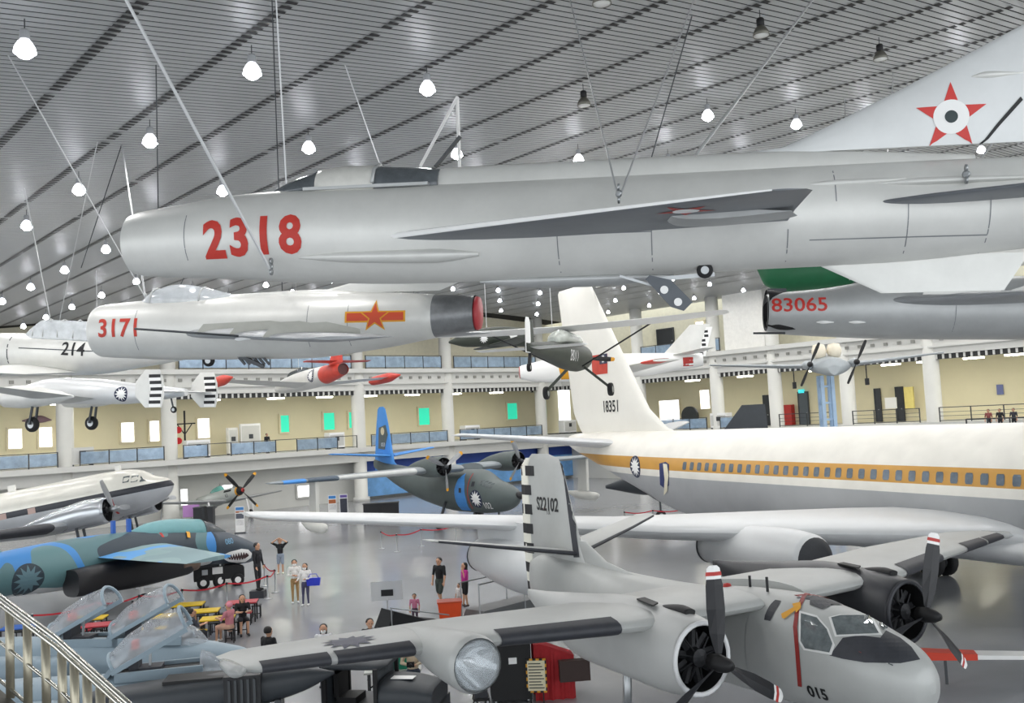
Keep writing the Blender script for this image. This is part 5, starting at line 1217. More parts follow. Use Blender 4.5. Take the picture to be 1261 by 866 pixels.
# ================================================================== dark jet part under the patrol plane wing tip, and black tow tractor
c = on_floor(405, 820, 2.1)
a = root('engine_pod', 'long charcoal engine pod with ribbed block on a trolley below the patrol plane wing tip', 'engine pod', (c.x, c.y, 0), math.radians(8))
fus('pod_body', [(.1, 1.95, .03, .03, .03), (-.5, 1.9, .26, .22, .24), (-1.2, 1.85, .38, .3, .36), (-1.7, 1.82, .42, .32, .4), (-3.2, 1.75, .5, .34, .45), (-4.6, 1.65, .42, .32, .4)], M_ch, a, e=2.6)
MB().box((-2.0, -.52, 1.3), (-1.3, .52, 2.16)).build('intake_block', mat('intake_black', '#242528', .5, .1, .2, 6), a)
for k in range(5): MB().box((-1.92 + .12 * k, -.56, 1.35), (-1.87 + .12 * k, -.52, 2.1)).build('intake_rib', M_dsteel, a)
MB().box((-3.2, -.3, 2.05), (-2.05, .3, 2.12)).build('hatch_panel', M_black, a)
MB().box((-4.2, -.4, .75), (-.6, .4, .85)).build('trolley_deck', M_dsteel, a)
for x_ in (-3.8, -2.4, -1.0): MB().box((x_ - .06, -.36, .85), (x_ + .06, .36, 1.6)).build('cradle', M_dsteel, a)
for x_ in (-3.8, -1.0):
    for y_ in (-.4, .4): wheel(a, (x_, y_, .28), .28, .16); MB().box((x_ - .04, y_ - .03, .28), (x_ + .04, y_ + .03, .75)).build('caster_leg', M_dsteel, a)
c = on_floor(470, 826, 1.6)
a = root('tow_tractor', 'black tow tractor with open cab parked beside the charcoal jet', 'tractor', (c.x, c.y, 0), math.radians(-12))
MB().box((-1.3, -.75, .35), (1.3, .75, .95)).build('chassis', M_ch, a)
fus('bonnet', [(1.3, 1.1, .6, .25, .25), (.6, 1.15, .68, .34, .3), (.1, 1.15, .7, .36, .3)], M_ch, a, e=3)
fus('cab_roof', [(.25, 1.78, .3, .05, .02), (.1, 1.78, .62, .12, .03), (-.5, 1.8, .72, .18, .03), (-1.1, 1.8, .68, .14, .03), (-1.2, 1.78, .4, .05, .02)], M_ch, a, e=3)
MB().box((-1.12, -.7, .95), (-1.06, .7, 1.8)).build('cab_back', M_ch, a); MB().box((.02, -.62, 1.3), (.06, .62, 1.78)).build('cab_windscreen', M_cgl, a)
for x_ in (-1.05, .1):
    for y_ in (-.68, .68): MB().box((x_ - .04, y_ - .04, .95), (x_ + .04, y_ + .04, 1.8)).build('cab_post', M_black, a)
MB().box((-.95, -.3, .95), (-.5, .3, 1.1)).box((-1.0, -.3, 1.1), (-.9, .3, 1.6)).build('seat', M_black, a)
MB().lathe([(.17, -.015), (.2, -.015), (.2, .015), (.17, .015)], (-.1, 0, 1.35), (-.6, 0, .8), 16).build('steering_wheel', M_black, a)
MB().box((.3, -.3, 1.5), (.8, -.05, 1.512)).build('white_label', M_wht, a)
for x_ in (-.85, .85):
    for y_ in (-.7, .7): wheel(a, (x_, y_, .36), .36, .24)

# ================================================================== stair rail at the near corner
p0, p1, p2 = at_depth(-30, 712, 11.2), at_depth(70, 787, 10.3), at_depth(140, 850, 9.6)
a = root('stair_railing', 'polished metal stair railing descending beside the parked trainers', 'railing', p0)
def rl_(name, mb, m=M_steel): o = mb.build(name, m, a, True); o.location = -Vector(p0); return o
M_rail = mat('brushed_rail', '#c9c7bd', .25, .9, .05, 4)
for k, off in enumerate((0, .09)): rl_('hand_rail', MB().tube([p0 - Z * off, p1 - Z * off, p2 - Z * off, p2 + (p2 - p1) - Z * off], .028, 8), M_rail)
for off in (.52, .95): rl_('lower_rail', MB().tube([p0 - Z * off, p1 - Z * off, p2 - Z * off], .02, 8), M_rail)
for k in range(10):
    t = k / 9 * 1.15; q = p0 + (p1 - p0) * min(1, t * 1.7) if t < .588 else p1 + (p2 - p1) * ((t - .588) / .562)
    rl_('baluster', MB().box((q.x - .045, q.y - .012, q.z - 1.05), (q.x + .045, q.y + .012, q.z - .09)), mat('baluster_steel', '#a9a391', .35, .7, .08, 3))
dn = Z * 1.05
st = MB().add([p0 - dn, p1 - dn, p2 - dn, p2 + (p2 - p1) - dn, p2 + (p2 - p1) - dn - Z * .5, p2 - dn - Z * .5, p1 - dn - Z * .5, p0 - dn - Z * .5], [(0, 1, 6, 7), (1, 2, 5, 6), (2, 3, 4, 5)])
side = (p1 - p0).cross(Z).normalized() * 1.4
for v_ in list(st.v): pass
b_ = [Vector(v_) + side for v_ in st.v]; n_ = len(st.v); st.v += [tuple(q) for q in b_]; st.f += [(8, 15, 14, 9), (9, 14, 13, 10), (10, 13, 12, 11), (0, 8, 9, 1), (1, 9, 10, 2), (2, 10, 11, 3), (7, 6, 14, 15), (6, 5, 13, 14), (5, 4, 12, 13), (0, 7, 15, 8), (3, 11, 12, 4)]
rl_('stair_flight', st, mat('stair_olive_grey', '#57564c', .7, 0, .15, 2))

# ================================================================== people
M_skin = mat('skin', '#c99b7e', .6, 0, .05, 8); M_hair = mat('hair_black', '#1a1614', .6, 0, .1, 20)
M_eye = mat('eye_dark', '#1b1512', .4, 0, 0); M_lip = mat('lips', '#a8605a', .5, 0, 0)
def clothm(c): return mat('cloth_' + c.strip('#'), c, .8, 0, .08, 6)
def person(label, loc, face, shirt, trousers, shoes='#2a2a2c', sleeve='#', long_leg=True, h=1.7, pose='stand', hair='short', mask=False, arms=None, legs=None, hat=None, hairc=None, parts=()):
    """body = one remeshed skin grown from tapered limbs; facing +x locally"""
    k = h / 1.7
    r = root('person', label, 'person', loc, face)
    S, T, K, SH = clothm(shirt), clothm(trousers), M_skin, clothm(shoes)
    sit = pose == 'sit'
    hipz = .5 if sit else .9
    dz = hipz - .9
    sh = {s: Vector((0, s * .19, 1.40 + dz)) for s in (1, -1)}
    hp = {s: Vector((0, s * .09, hipz)) for s in (1, -1)}
    A = arms or {1: ((.03, .25, 1.12), (.10, .24, .88)), -1: ((.03, -.25, 1.12), (.10, -.24, .88))}
    L = legs or ({s: ((.42, s * .11, .52), (.44, s * .12, .09)) for s in (1, -1)} if sit else {1: ((.03, .10, .50), (-.02, .10, .09)), -1: ((.02, -.10, .50), (.06, -.10, .09))})
    caps = [((0, 0, hipz - .02), (0, 0, hipz + .12), .135, .135, 1), ((0, 0, hipz + .1), (.01, 0, 1.2 + dz), .135, .15, 0), ((.0, -.1, 1.34 + dz), (.0, .1, 1.34 + dz), .115, .115, 0), ((0, 0, 1.2 + dz), (0, 0, 1.36 + dz), .15, .12, 0),
            ((0, 0, 1.38 + dz), (.015, 0, 1.5 + dz), .058, .055, 2), ((.02, 0, 1.56 + dz), (.03, 0, 1.63 + dz), .085, .092, 2), ((.09, 0, 1.55 + dz), (.06, 0, 1.5 + dz), .04, .045, 2), ((.118, 0, 1.565 + dz), (.122, 0, 1.6 + dz), .018, .012, 2)]
    for s in (1, -1):
        caps.append(((.02, s * .09, 1.57 + dz), (.02, s * .095, 1.61 + dz), .018, .022, 2))
        e, w_ = [Vector(q) + Vector((0, 0, dz)) for q in A[s]]
        caps += [(sh[s], e, .062, .046, 0), (sh[s], sh[s] + (e - sh[s]) * .5, .066, .06, 0), (e, w_, .044, .03, 0 if sleeve == 'long' else 2)]
        d = (w_ - e).normalized(); sd = d.cross(Vector((0, 0, 1)));  sd = sd.normalized() if sd.length > .1 else Vector((0, 1, 0)); nn = sd.cross(d)
        pm = w_ + d * .075; caps.append((w_, pm, .028, .036, 2))
        for f in range(4):
            b = pm + sd * (.016 * (f - 1.5) * 1.3); l_ = (.062, .072, .068, .052)[f]
            m1 = b + d * l_ * .55 + nn * .006; caps += [(b, m1, .0115, .0105, 2), (m1, m1 + (d * .8 - nn * .6 * s) * l_ * .5, .0105, .009, 2)]
        tb = w_ + d * .025 + sd * .03; caps.append((tb, tb + (d * .75 + sd * .6) * .06, .013, .011, 2))
        kn, an = Vector(L[s][0]), Vector(L[s][1])
        caps += [(hp[s], kn, .088, .06, 1), (kn, an, .056, .036, 1 if long_leg else 2)]
        if not long_leg: caps.append((hp[s], hp[s] + (kn - hp[s]) * .85, .1, .085, 1))
        caps.append((an + Vector((-.04, 0, -.04)), an + Vector((.15, s * .015, -.05)), .042, .036, 3))
    mb = MB()
    for (p, q, ra, rb, m_) in caps:
        p, q = Vector(p), Vector(q); d = q - p; L_ = d.length; ax = d / L_ if L_ > 1e-5 else Vector((0, 0, 1))
        pr = [(ra * math.sin(t), -ra * math.cos(t)) for t in (.35, .8, 1.25)] + [(ra, 0), (rb, L_)] + [(rb * math.cos(t), L_ + rb * math.sin(t)) for t in (.35, .8, 1.25)]
        mb.lathe(pr, p, ax, 10)
    me = mesh_of('body', mb.v, mb.f)
    o = bpy.data.objects.new('body', me); COL.objects.link(o)
    md = o.modifiers.new('r', 'REMESH'); md.mode = 'VOXEL'; md.voxel_size = .0125; md.use_smooth_shade = True
    m2 = o.modifiers.new('s', 'SMOOTH'); m2.iterations = 2; m2.factor = .4
    dg = bpy.context.evaluated_depsgraph_get(); nm = bpy.data.meshes.new_from_object(o.evaluated_get(dg)); bpy.data.objects.remove(o)
    nm.name = 'body'; nm.materials.clear()
    for m_ in (S, T, K, SH): nm.materials.append(m_)
    n = len(nm.polygons); ce = np.empty(n * 3); nm.polygons.foreach_get('center', ce); ce = ce.reshape(-1, 3)
    best = np.full(n, 1e9); idx = np.zeros(n, int)
    for (p, q, ra, rb, m_) in caps:
        p, q = np.array(p), np.array(q); d = q - p; t = np.clip(((ce - p) @ d) / max(d @ d, 1e-9), 0, 1)
        dist = np.linalg.norm(ce - p - t[:, None] * d, axis=1) - (ra + (rb - ra) * t)
        b = dist < best; best[b] = dist[b]; idx[b] = m_
    nm.polygons.foreach_set('material_index', idx.astype(np.int32))
    o = link('body', nm, None, r); o.scale = (k,) * 3
    hc = clothm(hairc) if hairc else M_hair
    hz_ = 1.61 + dz
    hm = MB()
    prof = [(.005, .13), (.05, .122), (.088, .095), (.11, .045), (.112, 0), (.098, -.04 if hair == 'short' else -.1)]
    if hair == 'long': prof += [(.1, -.2), (.085, -.32)]
    hm.lathe(prof[::-1], (-.012 if hair == 'short' else -.03, 0, hz_), ZP, 14)
    hv = []
    for (x, y, z) in hm.v:
        if z < hz_ + .025 and x > .03: x = .03 + (x - .03) * .15
        hv.append((x, y, z))
    ho = poly('hair' if not hat else 'hat', hv, hm.f, clothm(hat) if hat else hc, r, True); ho.scale = (k,) * 3
    fm_ = MB()
    for s in (1, -1): e_ = MB().lathe([(.004, .008), (.012, .004), (.013, 0)], (.112, s * .034, 1.592 + dz), XP, 8).build('eye', M_eye, r); e_.scale = (k,) * 3
    if mask:
        e_ = MB().lathe([(.01, .055), (.05, .045), (.07, .01), (.075, -.02)], (.075, 0, 1.535 + dz), XP, 12).build('face_mask', M_wht, r, True); e_.scale = (k,) * 3
    else:
        e_ = MB().box((.122, -.022, 1.525 + dz), (.13, .022, 1.535 + dz)).build('mouth', M_lip, r); e_.scale = (k,) * 3
    for f in parts: f(r, dz, k)
    return r
fl = on_floor
def hd(px, py, h):
    """floor point of somebody of height h whose head top is seen at a pixel"""
    p = on_floor(px, py, h); return Vector((p.x, p.y, 0))
R90 = math.pi / 2
UPARM = {1: ((.12, .38, 1.52), (.14, .12, 1.68)), -1: ((.12, -.38, 1.52), (.14, -.12, 1.68))}
BENT = {1: ((.02, .26, 1.12), (.24, .1, 1.12)), -1: ((.02, -.26, 1.12), (.24, -.08, 1.14))}
def lp2(px, py): return fl(px, py)
person('person in black shirt and pale shorts raising both arms to the head', fl(346, 707), -R90, '#17181b', '#8e99a8', '#d8d8c8', long_leg=False, arms=UPARM)
person('person in white long sleeved shirt and tan trousers with dark cap', fl(364, 743), -R90 + .2, '#e4e2de', '#a8875a', '#e6e6e6', 'long', mask=True, hat='#26282c', arms=BENT)
def blue_bag(r, dz, k):
    MB().prism([(-.2, 0), (.2, 0), (.24, .3), (-.24, .3)], lambda x_, z_, c: (x_ * .3 + .1, -.36 + x_ * .9 * .6 + c * .0, .72 + z_), .0).box((-.05, -.58, .7), (.12, -.26, 1.0)).build('shoulder_bag', mat('bag_blue', '#2436c0', .5), r)
person('long haired person in white top with blue bag on the arm', fl(377, 746), -R90 - .1, '#eceae8', '#4a4a66', '#e6e6e6', 'long', mask=True, hair='long', h=1.62, arms={1: BENT[1], -1: ((.02, -.27, 1.12), (.2, -.3, 1.05))})
bagp = fl(377, 746)
bg = root('shoulder_bag', 'bright blue shoulder bag hanging on the arm of the white topped person', 'bag', (bagp.x + .34, bagp.y - .15, .78))
MB().prism([(-.24, 0), (.24, 0), (.28, .3), (-.28, .3)], lambda x_, z_, c: (x_, c, z_), .14).build('bag_body', mat('bag_blue', '#2436c0', .5), bg)
MB().tube([(-.2, .07, .3), (-.12, .07, .45), (.12, .07, .45), (.2, .07, .3)], .015, 6).build('bag_strap', mat('bag_blue', '#2436c0'), bg, True)
person('tall person in black vest over blue shirt and dark shorts walking', fl(543, 747), -R90 - .5, '#16171a', '#3a423c', '#c9c9c9', long_leg=False, h=1.8, legs={1: ((.16, .1, .5), (.1, .1, .09)), -1: ((-.02, -.1, .5), (-.2, -.1, .1))})
person('long haired person in magenta top and black shorts beside the ramp', fl(574, 747), -R90 - 1.1, '#c0308c', '#141416', '#5a4a4a', long_leg=False, hair='long', h=1.6, arms={1: ((.1, .24, 1.15), (.12, .08, 1.42)), -1: ((0, -.26, 1.12), (.05, -.26, .86))})
person('small child in white shirt between the two walking adults', hd(565, 719, 1.05), -R90 - .8, '#e6e0dc', '#b9b4ae', '#b0a8a0', long_leg=False, h=1.05)
person('small child in pink patterned shirt standing by the sloping black ramp', hd(510, 732, 1.1), -R90, '#c77a96', '#5a4a5a', '#8a8a8a', h=1.1)
person('dark haired person seen behind the far patrol plane wing by the ramp', hd(455, 763, 1.65), -R90 + .4, '#26262a', '#3a3a40', h=1.65)
person('masked person with black hair behind the patrol plane wing tip', hd(398, 770, 1.62), -R90 + .1, '#e2e2e4', '#3a3a40', h=1.62, mask=True, hair='long')
person('person in black shirt standing by the patrol plane wing tip', hd(330, 773, 1.72), -R90 + 2.6, '#1a1a1c', '#3a3a40', h=1.72)
person('person in beige shirt with backpack holding a camera beside the green crate', hd(507, 786, 1.72), -R90 + .15, '#c9b79c', '#3c4452', 'long' and '#4a4038', 'long', h=1.72, arms={1: ((.06, .26, 1.14), (.26, .06, 1.12)), -1: ((.06, -.26, 1.14), (.26, -.06, 1.12))})
cp = hd(507, 786, 1.72)
tag(MB().box((cp.x - .1, cp.y - .42, 1.12), (cp.x + .08, cp.y - .34, 1.24)).lathe([(.045, 0), (.045, .1)], (cp.x, cp.y - .42, 1.18), (0, -1, 0), 12).build('camera_body', M_black), 'black camera held by the beige shirted person', 'camera')
# gallery visitor and display figures
q = on_u(329, 550, WU - .3); person('dark silhouetted visitor standing at the gallery railing by the white case', (q.x, q.y, 5.05), -R90 + .8, '#1c1d22', '#1c1d22', h=1.72, sleeve='long')
for lab, x, col in (('visitor in reddish top leaning at the gallery rail behind the airliner', 1218, '#8a4a48'), ('visitor in black sitting at the gallery rail behind the airliner', 1232, '#1c1d22'), ('visitor in dark grey standing at the gallery rail behind the airliner', 1249, '#33353c')):
    q = on_v(x, 520, WV - 3.5); person(lab, (q.x, q.y, 4.3), -R90 - .8, col, '#22242a', h=1.6)
gp = on_v(1216, 520, WV - 3.5); gq = on_v(1290, 520, WV - 3.5)
# low platform that carries those visitors
pl_ = root('viewing_platform', 'steel viewing platform with railing behind the airliner roof', 'platform', (gp.x, gp.y, 0))
f = MB(); ua_, ub_ = gp.dot(U), gq.dot(U)
o = ubox(min(ua_, ub_) - 1, max(ua_, ub_) + 1, WV - 4.6, WV - 1.3, 4.15, 4.3).build('deck', M_dsteel, pl_); o.location = -Vector(pl_.location)
for uu in np.linspace(min(ua_, ub_) - 1, max(ua_, ub_) + 1, 5):
    o = ubox(uu, uu + .08, WV - 4.6, WV - 4.5, 0, 5.3).build('post', M_dsteel, pl_); o.location = -Vector(pl_.location)
o = ubox(min(ua_, ub_) - 1, max(ua_, ub_) + 1, WV - 4.6, WV - 4.52, 5.25, 5.32).build('top_rail', M_dsteel, pl_); o.location = -Vector(pl_.location)

# ================================================================== tables, stools and seated visitors
M_ytop = mat('table_yellow', '#e3bf2a', .4, 0, .05, 3); M_rtop = mat('table_red', '#b8343f', .4, 0, .05, 3)
ST_N = {}
def table(px, py, m, label, wx=1.1, wy=.75, rz=.15, group=None):
    c = on_floor(px, py, .72)
    t = root('canteen_table', label, 'table', (c.x, c.y, 0), rz, group)
    MB().box((-wx / 2, -wy / 2, .69), (wx / 2, wy / 2, .73)).build('table_top', m, t)
    MB().box((-wx / 2 - .01, -wy / 2 - .01, .665), (wx / 2 + .01, wy / 2 + .01, .69)).build('table_edge', M_black, t)
    for sx in (-1, 1):
        for sy in (-1, 1): MB().box((sx * (wx / 2 - .06) - .025, sy * (wy / 2 - .06) - .025, 0), (sx * (wx / 2 - .06) + .025, sy * (wy / 2 - .06) + .025, .67)).build('leg', M_black, t)
        MB().box((sx * (wx / 2 - .06) - .02, -wy / 2 + .06, .15), (sx * (wx / 2 - .06) + .02, wy / 2 - .06, .19)).build('stretcher', M_black, t)
    return t, c
def stool(loc, m, label, group):
    t = root('stool', label, 'stool', loc, .15, group)
    MB().box((-.17, -.17, .42), (.17, .17, .46)).build('seat', m, t)
    for sx in (-1, 1):
        for sy in (-1, 1): MB().box((sx * .14 - .015, sy * .14 - .015, 0), (sx * .14 + .015, sy * .14 + .015, .42)).build('leg', M_black, t)
    MB().box((-.14, -.01, .12), (.14, .01, .15)).build('stretcher', M_black, t)
TBL = [(232, 744, M_ytop, 'yellow topped table nearest the rope posts'), (250, 752, M_ytop, 'middle yellow topped table of the three behind the raised canopies'), (268, 761, M_ytop, 'yellow topped table at which the pink shirted visitor sits'),
       (298, 741, M_rtop, 'red topped table behind the seated visitor in black'), (122, 769, M_rtop, 'red topped table with chairs between the raised canopies'), (110, 761, M_ytop, 'yellow topped table seen through the rear raised canopy'), (194, 759, M_ytop, 'yellow topped table seen through the front raised canopy'), (36, 795, M_ytop, 'yellow topped table behind the stair railing'), (24, 772, M_blue, 'blue topped table behind the stair railing')]
for px, py, m_, lb in TBL:
    t, c = table(px, py, m_, lb)
    sm_ = M_rtop if m_ is not M_ytop else random.choice([M_rtop, M_ytop])
    for sx, sy in ((-.35, -.65), (.35, -.65), (-.35, .65), (.35, .65)):
        if lb.startswith('yellow topped table at which') and (sx, sy) == (.35, -.65): continue
        stool((c.x + sx, c.y + sy, 0), sm_ if (sx + sy) < 0 else M_black, ('%s seated stool by the %s' % ('red' if sm_ is M_rtop else 'yellow', lb)) if (sx + sy) < 0 else 'black seated stool by the ' + lb, 'stools round the canteen tables')
SITARM = {1: ((.16, .24, 1.18), (.38, .12, 1.2)), -1: ((.16, -.24, 1.18), (.38, -.12, 1.2))}
def seated(label, px, py, face, **k):
    c = on_floor(px, py, .46); stool((c.x, c.y, 0), k.pop('seat', M_black), 'stool under the ' + label.split(' leaning')[0].split(' resting')[0], 'stools round the canteen tables')
    return person(label, (c.x, c.y, 0), face, pose='sit', **k)
seated('visitor in pink shirt and pink cap sitting at a yellow table', 283, 774, math.pi - .3, shirt='#c9808a', trousers='#c9a08a', hat='#d88a98', shoes='#d9d4d0', arms=SITARM, long_leg=False)
seated('visitor in black with bare legs sitting beside the red table', 299, 764, -R90 + .4, shirt='#17171a', trousers='#22232a', long_leg=False, arms=SITARM, hair='long')
seated('visitor in grey and black resting head on hand behind the raised canopy', 236, 783, .6, shirt='#3a3c44', trousers='#22232a', arms={1: ((.2, .24, 1.15), (.16, .1, 1.5)), -1: SITARM[-1]})

# ================================================================== rope posts
def post(p, name='rope_post', label=None, group=None):
    t = root(name, label, 'barrier post', (p.x, p.y, 0), 0, group)
    MB().lathe([(.17, 0), (.17, .02), (.05, .045), (.028, .06), (.028, .92), (.04, .93), (.04, 1.0), (.01, 1.01)], n=14).build('pole', M_steel, t, True)
    MB().lathe([(.045, .9), (.045, .98)], n=12).build('belt_cassette', M_black, t)
    return t
M_belt = mat('belt_red', '#c02234', .6, 0, .05, 5)
def rope_line(pxs, lab, grp, closed=False):
    ps = [on_floor(x, y) for x, y in pxs]
    for k_, p in enumerate(ps): post(p, label='chrome rope post of the ' + lab, group=grp)
    for a_, b_ in zip(ps[:-1], ps[1:]):
        d = (b_ - a_); L_ = d.length; n = 6
        pts = [a_ + d * (i / n) + Z * (.94 - .12 * math.sin(math.pi * i / n)) for i in range(n + 1)]
        mb = MB()
        for i in range(n): mb.bar(pts[i], pts[i + 1], .012, .06)
        tag(mb.build('rope_belt', M_belt), 'red belt stretched between posts of the ' + lab, 'belt', grp)
rope_line([(40, 792), (118, 775), (172, 765), (225, 757), (280, 748), (330, 738), (339, 730), (326, 722)], 'barrier round the shark mouthed jet', 'rope barrier of the shark mouthed jet')
rope_line([(470, 676), (489, 680), (519, 673), (562, 668), (610, 664)], 'barrier below the flying boat', 'rope barrier of the flying boat')
rope_line([(770, 650), (805, 648), (845, 646)], 'barrier under the airliner tail', 'rope barrier of the airliner')

# ================================================================== equipment on the floor
c = on_floor(270, 722)
a = root('ground_power_cart', 'black ground power cart with white wheels under the shark mouthed jet nose', 'cart', (c.x, c.y, 0), math.radians(20))
MB().box((-1.1, -.45, .35), (.7, .45, .95)).build('cart_body', M_black, a); MB().box((-.9, -.4, .95), (.2, .4, 1.15)).build('cart_hood', M_ch, a)
MB().prism([(.7, .35), (1.1, .35), (1.1, .8), (.7, .95)], lambda x_, z_, c_: (x_, -.4 + c_, z_), .8).build('cart_nose', M_black, a)
for x_ in (-.7, .8):
    for y_ in (-.45, .45): wheel(a, (x_, y_, .28), .28, .16, hubm=M_wht)
MB().box((-.3, -.47, .62), (.15, -.455, .92)).build('white_placard', M_wht, a); MB().box((-.75, -.47, .62), (-.5, -.455, .85)).build('grey_placard', M_steel, a)
# flight suit display figure
c = on_floor(318, 736)
pf_ = tag(MB().box((c.x - .3, c.y - .25, 0), (c.x + .3, c.y + .25, .3)).build('display_plinth', M_boot), 'low dark plinth under the black flight suit mannequin', 'plinth')
m_ = person('mannequin in black flight suit standing by the shark mouthed jet', (c.x, c.y, .3), -.3, '#232429', '#2b2c30', '#1a1a1a', 'long', h=1.95, hat='#3a3a3c')
# info stands
def info_board(px, py, w_, h_, label, cols, D=None):
    c = on_floor(px, py); t = root('info_stand', label, 'sign', (c.x, c.y, 0), math.atan2(-c.x, c.y) * -1 * 0 + .1)
    MB().box((-w_ / 2, -.02, .08), (w_ / 2, .02, h_)).build('panel', M_wht, t); MB().box((-w_ / 2 - .05, -.2, 0), (w_ / 2 + .05, .2, .08)).build('foot', M_dsteel, t)
    z_ = h_ - .05
    for k_, (col, hh) in enumerate(cols):
        MB().box((-w_ / 2 + .04, -.03, z_ - hh), (w_ / 2 - .04, -.021, z_)).build('printed_block', mat('print_' + col.strip('#'), col, .6, 0, .2, 12), t); z_ -= hh + .06
info_board(296, 657, .62, 1.85, 'white info stand with blue heading in front of the propeller fighter', [('#3f84c8', .2), ('#a86a4a', .12), ('#5a5f6a', .35), ('#d8d8d8', .4)])
info_board(410, 640, .62, 1.85, 'white info stand with blue heading beside the flying boat float', [('#3f84c8', .22), ('#b0653a', .3), ('#d8d8d8', .4)])
info_board(424, 641, .6, 1.95, 'tall dark panel with purple heading behind the flying boat wing', [('#6a5aa0', .2), ('#3a3d4a', 1.4)])
for px, lb in ((148, 'white info board lying along the rope beside the shark mouthed jet roundel'), (185, 'white info board leaning beneath the shark mouthed jet nacelle')):
    c = on_floor(px, 749); t = root('info_board', lb, 'sign', (c.x, c.y, 0), math.radians(20))
    MB().box((-.6, -.03, .25), (.6, .03, .8)).build('panel', M_wht, t); MB().box((-.5, -.03, 0), (-.45, .03, .25)).build('leg', M_black, t); MB().box((.45, -.03, 0), (.5, .03, .25)).build('leg', M_black, t)
# ramp platform with orange box, barrier rails and dark draped steps
c = on_floor(592, 771); d = on_floor(718, 738)
a = root('access_ramp', 'grey access ramp with thin steel rails behind the patrol plane wing', 'ramp', (c.x, c.y, 0), math.atan2(d.y - c.y, d.x - c.x))
MB().prism([(-.3, 0), (6.0, 0), (6.0, .55), (.0, .5)], lambda x_, z_, c_: (x_, -.2 + c_, z_), .9).build('deck', mat('ramp_grey', '#77797a', .6, 0, .08, 2), a)
for y_ in (-.2, .7):
    for x_ in (-.2, 2.0, 4.0, 5.9): MB().tube([(x_, y_, 0), (x_, y_, 1.45)], .025, 6).build('rail_post', M_steel, a)
    MB().tube([(-.2, y_, 1.42), (5.9, y_, 1.45)], .022, 6).build('top_rail', M_steel, a)
c = on_floor(568, 770)
a = root('orange_bin', 'bright orange bin standing at the end of the access ramp', 'bin', (c.x - .35, c.y - .25, 0), .1)
MB().add([(-.32, -.25, .0), (.32, -.25, 0), (.32, .25, 0), (-.32, .25, 0), (-.4, -.3, .85), (.4, -.3, .85), (.4, .3, .85), (-.4, .3, .85)], BOXF).build('bin_body', mat('bin_orange', '#e8501e', .5), a)
MB().box((-.42, -.32, .85), (.42, .32, .9)).build('bin_rim', mat('bin_orange_dark', '#c8441a', .5), a)
c = on_floor(474, 798); d = on_floor(540, 785)
a = root('draped_steps', 'black netted sloping steps with a steel rail behind the patrol plane wing', 'steps', (c.x, c.y, 0), math.atan2(d.y - c.y, d.x - c.x)); a.scale = (.7, .8, .9)
MB().prism([(0, 0), (3.0, 0), (3.0, .55), (2.2, .7), (.3, 1.25), (-.1, .6)], lambda x_, z_, c_: (x_, -.4 + c_, z_), 1.1).build('netting', mat('net_black', '#1d1e20', .8, 0, .3, 30), a)
MB().tube([(.1, -.42, 1.4), (3.1, -.42, .8)], .025, 6).build('hand_rail', M_steel, a); MB().tube([(.15, -.42, 0), (.15, -.42, 1.4)], .025, 6).build('rail_post', M_steel, a)
MB().tube([(-.4, -.3, .1), (-.55, -.3, .5), (-.3, -.3, .75), (.0, -.3, .6)], .03, 6).build('loop_handle', M_black, a, True)
c = on_floor(478, 770)
a = root('caution_board', 'pale see through board with a small black sign above the draped steps', 'sign', (c.x, c.y, 0), .05)
MB().box((-.55, -.01, .85), (.55, .01, 1.5)).build('clear_panel', mat('clear_sheet', '#d6d8d8', .15, 0, 0, alpha=.55), a); MB().box((-.2, -.03, 1.0), (.22, -.011, 1.22)).build('black_plate', M_blk, a); MB().tube([(0, 0, 0), (0, 0, .9)], .025, 6).build('stand', M_steel, a)
# cases, red drape and yellow edged sign beneath the patrol plane wing
c = on_floor(630, 862)
a = root('flight_case', 'tall black flight case under the patrol plane wing', 'case', (c.x, c.y, 0), .08)
MB().box((-.5, -.35, .08), (.5, .35, 1.5)).build('case_body', M_black, a)
for x_ in (-.5, .47):
    for z_ in (.08, 1.44): MB().box((x_, -.37, z_), (x_ + .03, .37, z_ + .06)).build('edge_trim', M_dsteel, a)
MB().box((-.05, -.362, .95), (.15, -.351, 1.1)).build('case_label', M_wht, a)
for x_ in (-.4, .4):
    for y_ in (-.25, .25): wheel(a, (x_, y_, .05), .05, .04)
a = root('equipment_trolley', 'small black trolley beside the tall flight case', 'trolley', (c.x - .75, c.y - .1, 0), .1)
MB().box((-.2, -.25, .1), (.2, .25, .16)).build('base', M_black, a); MB().box((-.18, .2, .16), (.18, .24, 1.0)).build('back', M_ch, a); MB().box((-.16, -.2, .16), (.16, .18, .75)).build('load', M_boot, a)
for x_ in (-.15, .15): wheel(a, (x_, -.2, .06), .06, .04); wheel(a, (x_, .2, .06), .06, .04)
c = on_floor(678, 858)
a = root('red_drape_table', 'red draped stand with dark tray behind the yellow edged notice', 'stand', (c.x, c.y, 0), .1)
vs, fs = [], []
for i in range(13):
    x_ = -.4 + 1.0 * i / 12; dy = .05 * math.sin(i * 2.2)
    vs += [(x_, -.3 + dy, .0), (x_, -.25, 1.35 - .4 * max(0, x_ + .2)), (x_, .3 + dy, 0), (x_, .25, 1.35 - .4 * max(0, x_ + .2))]
for i in range(12):
    b = 4 * i; fs += [(b, b + 4, b + 5, b + 1), (b + 1, b + 5, b + 7, b + 3), (b + 3, b + 7, b + 6, b + 2)]
poly('red_cloth', vs, fs, mat('cloth_red', '#a8242a', .8, 0, .15, 5), a); MB().box((.2, -.5, .45), (.95, -.28, .95)).build('dark_tray', mat('tray_brown', '#3c2c28', .6), a)
c = on_floor(657, 862)
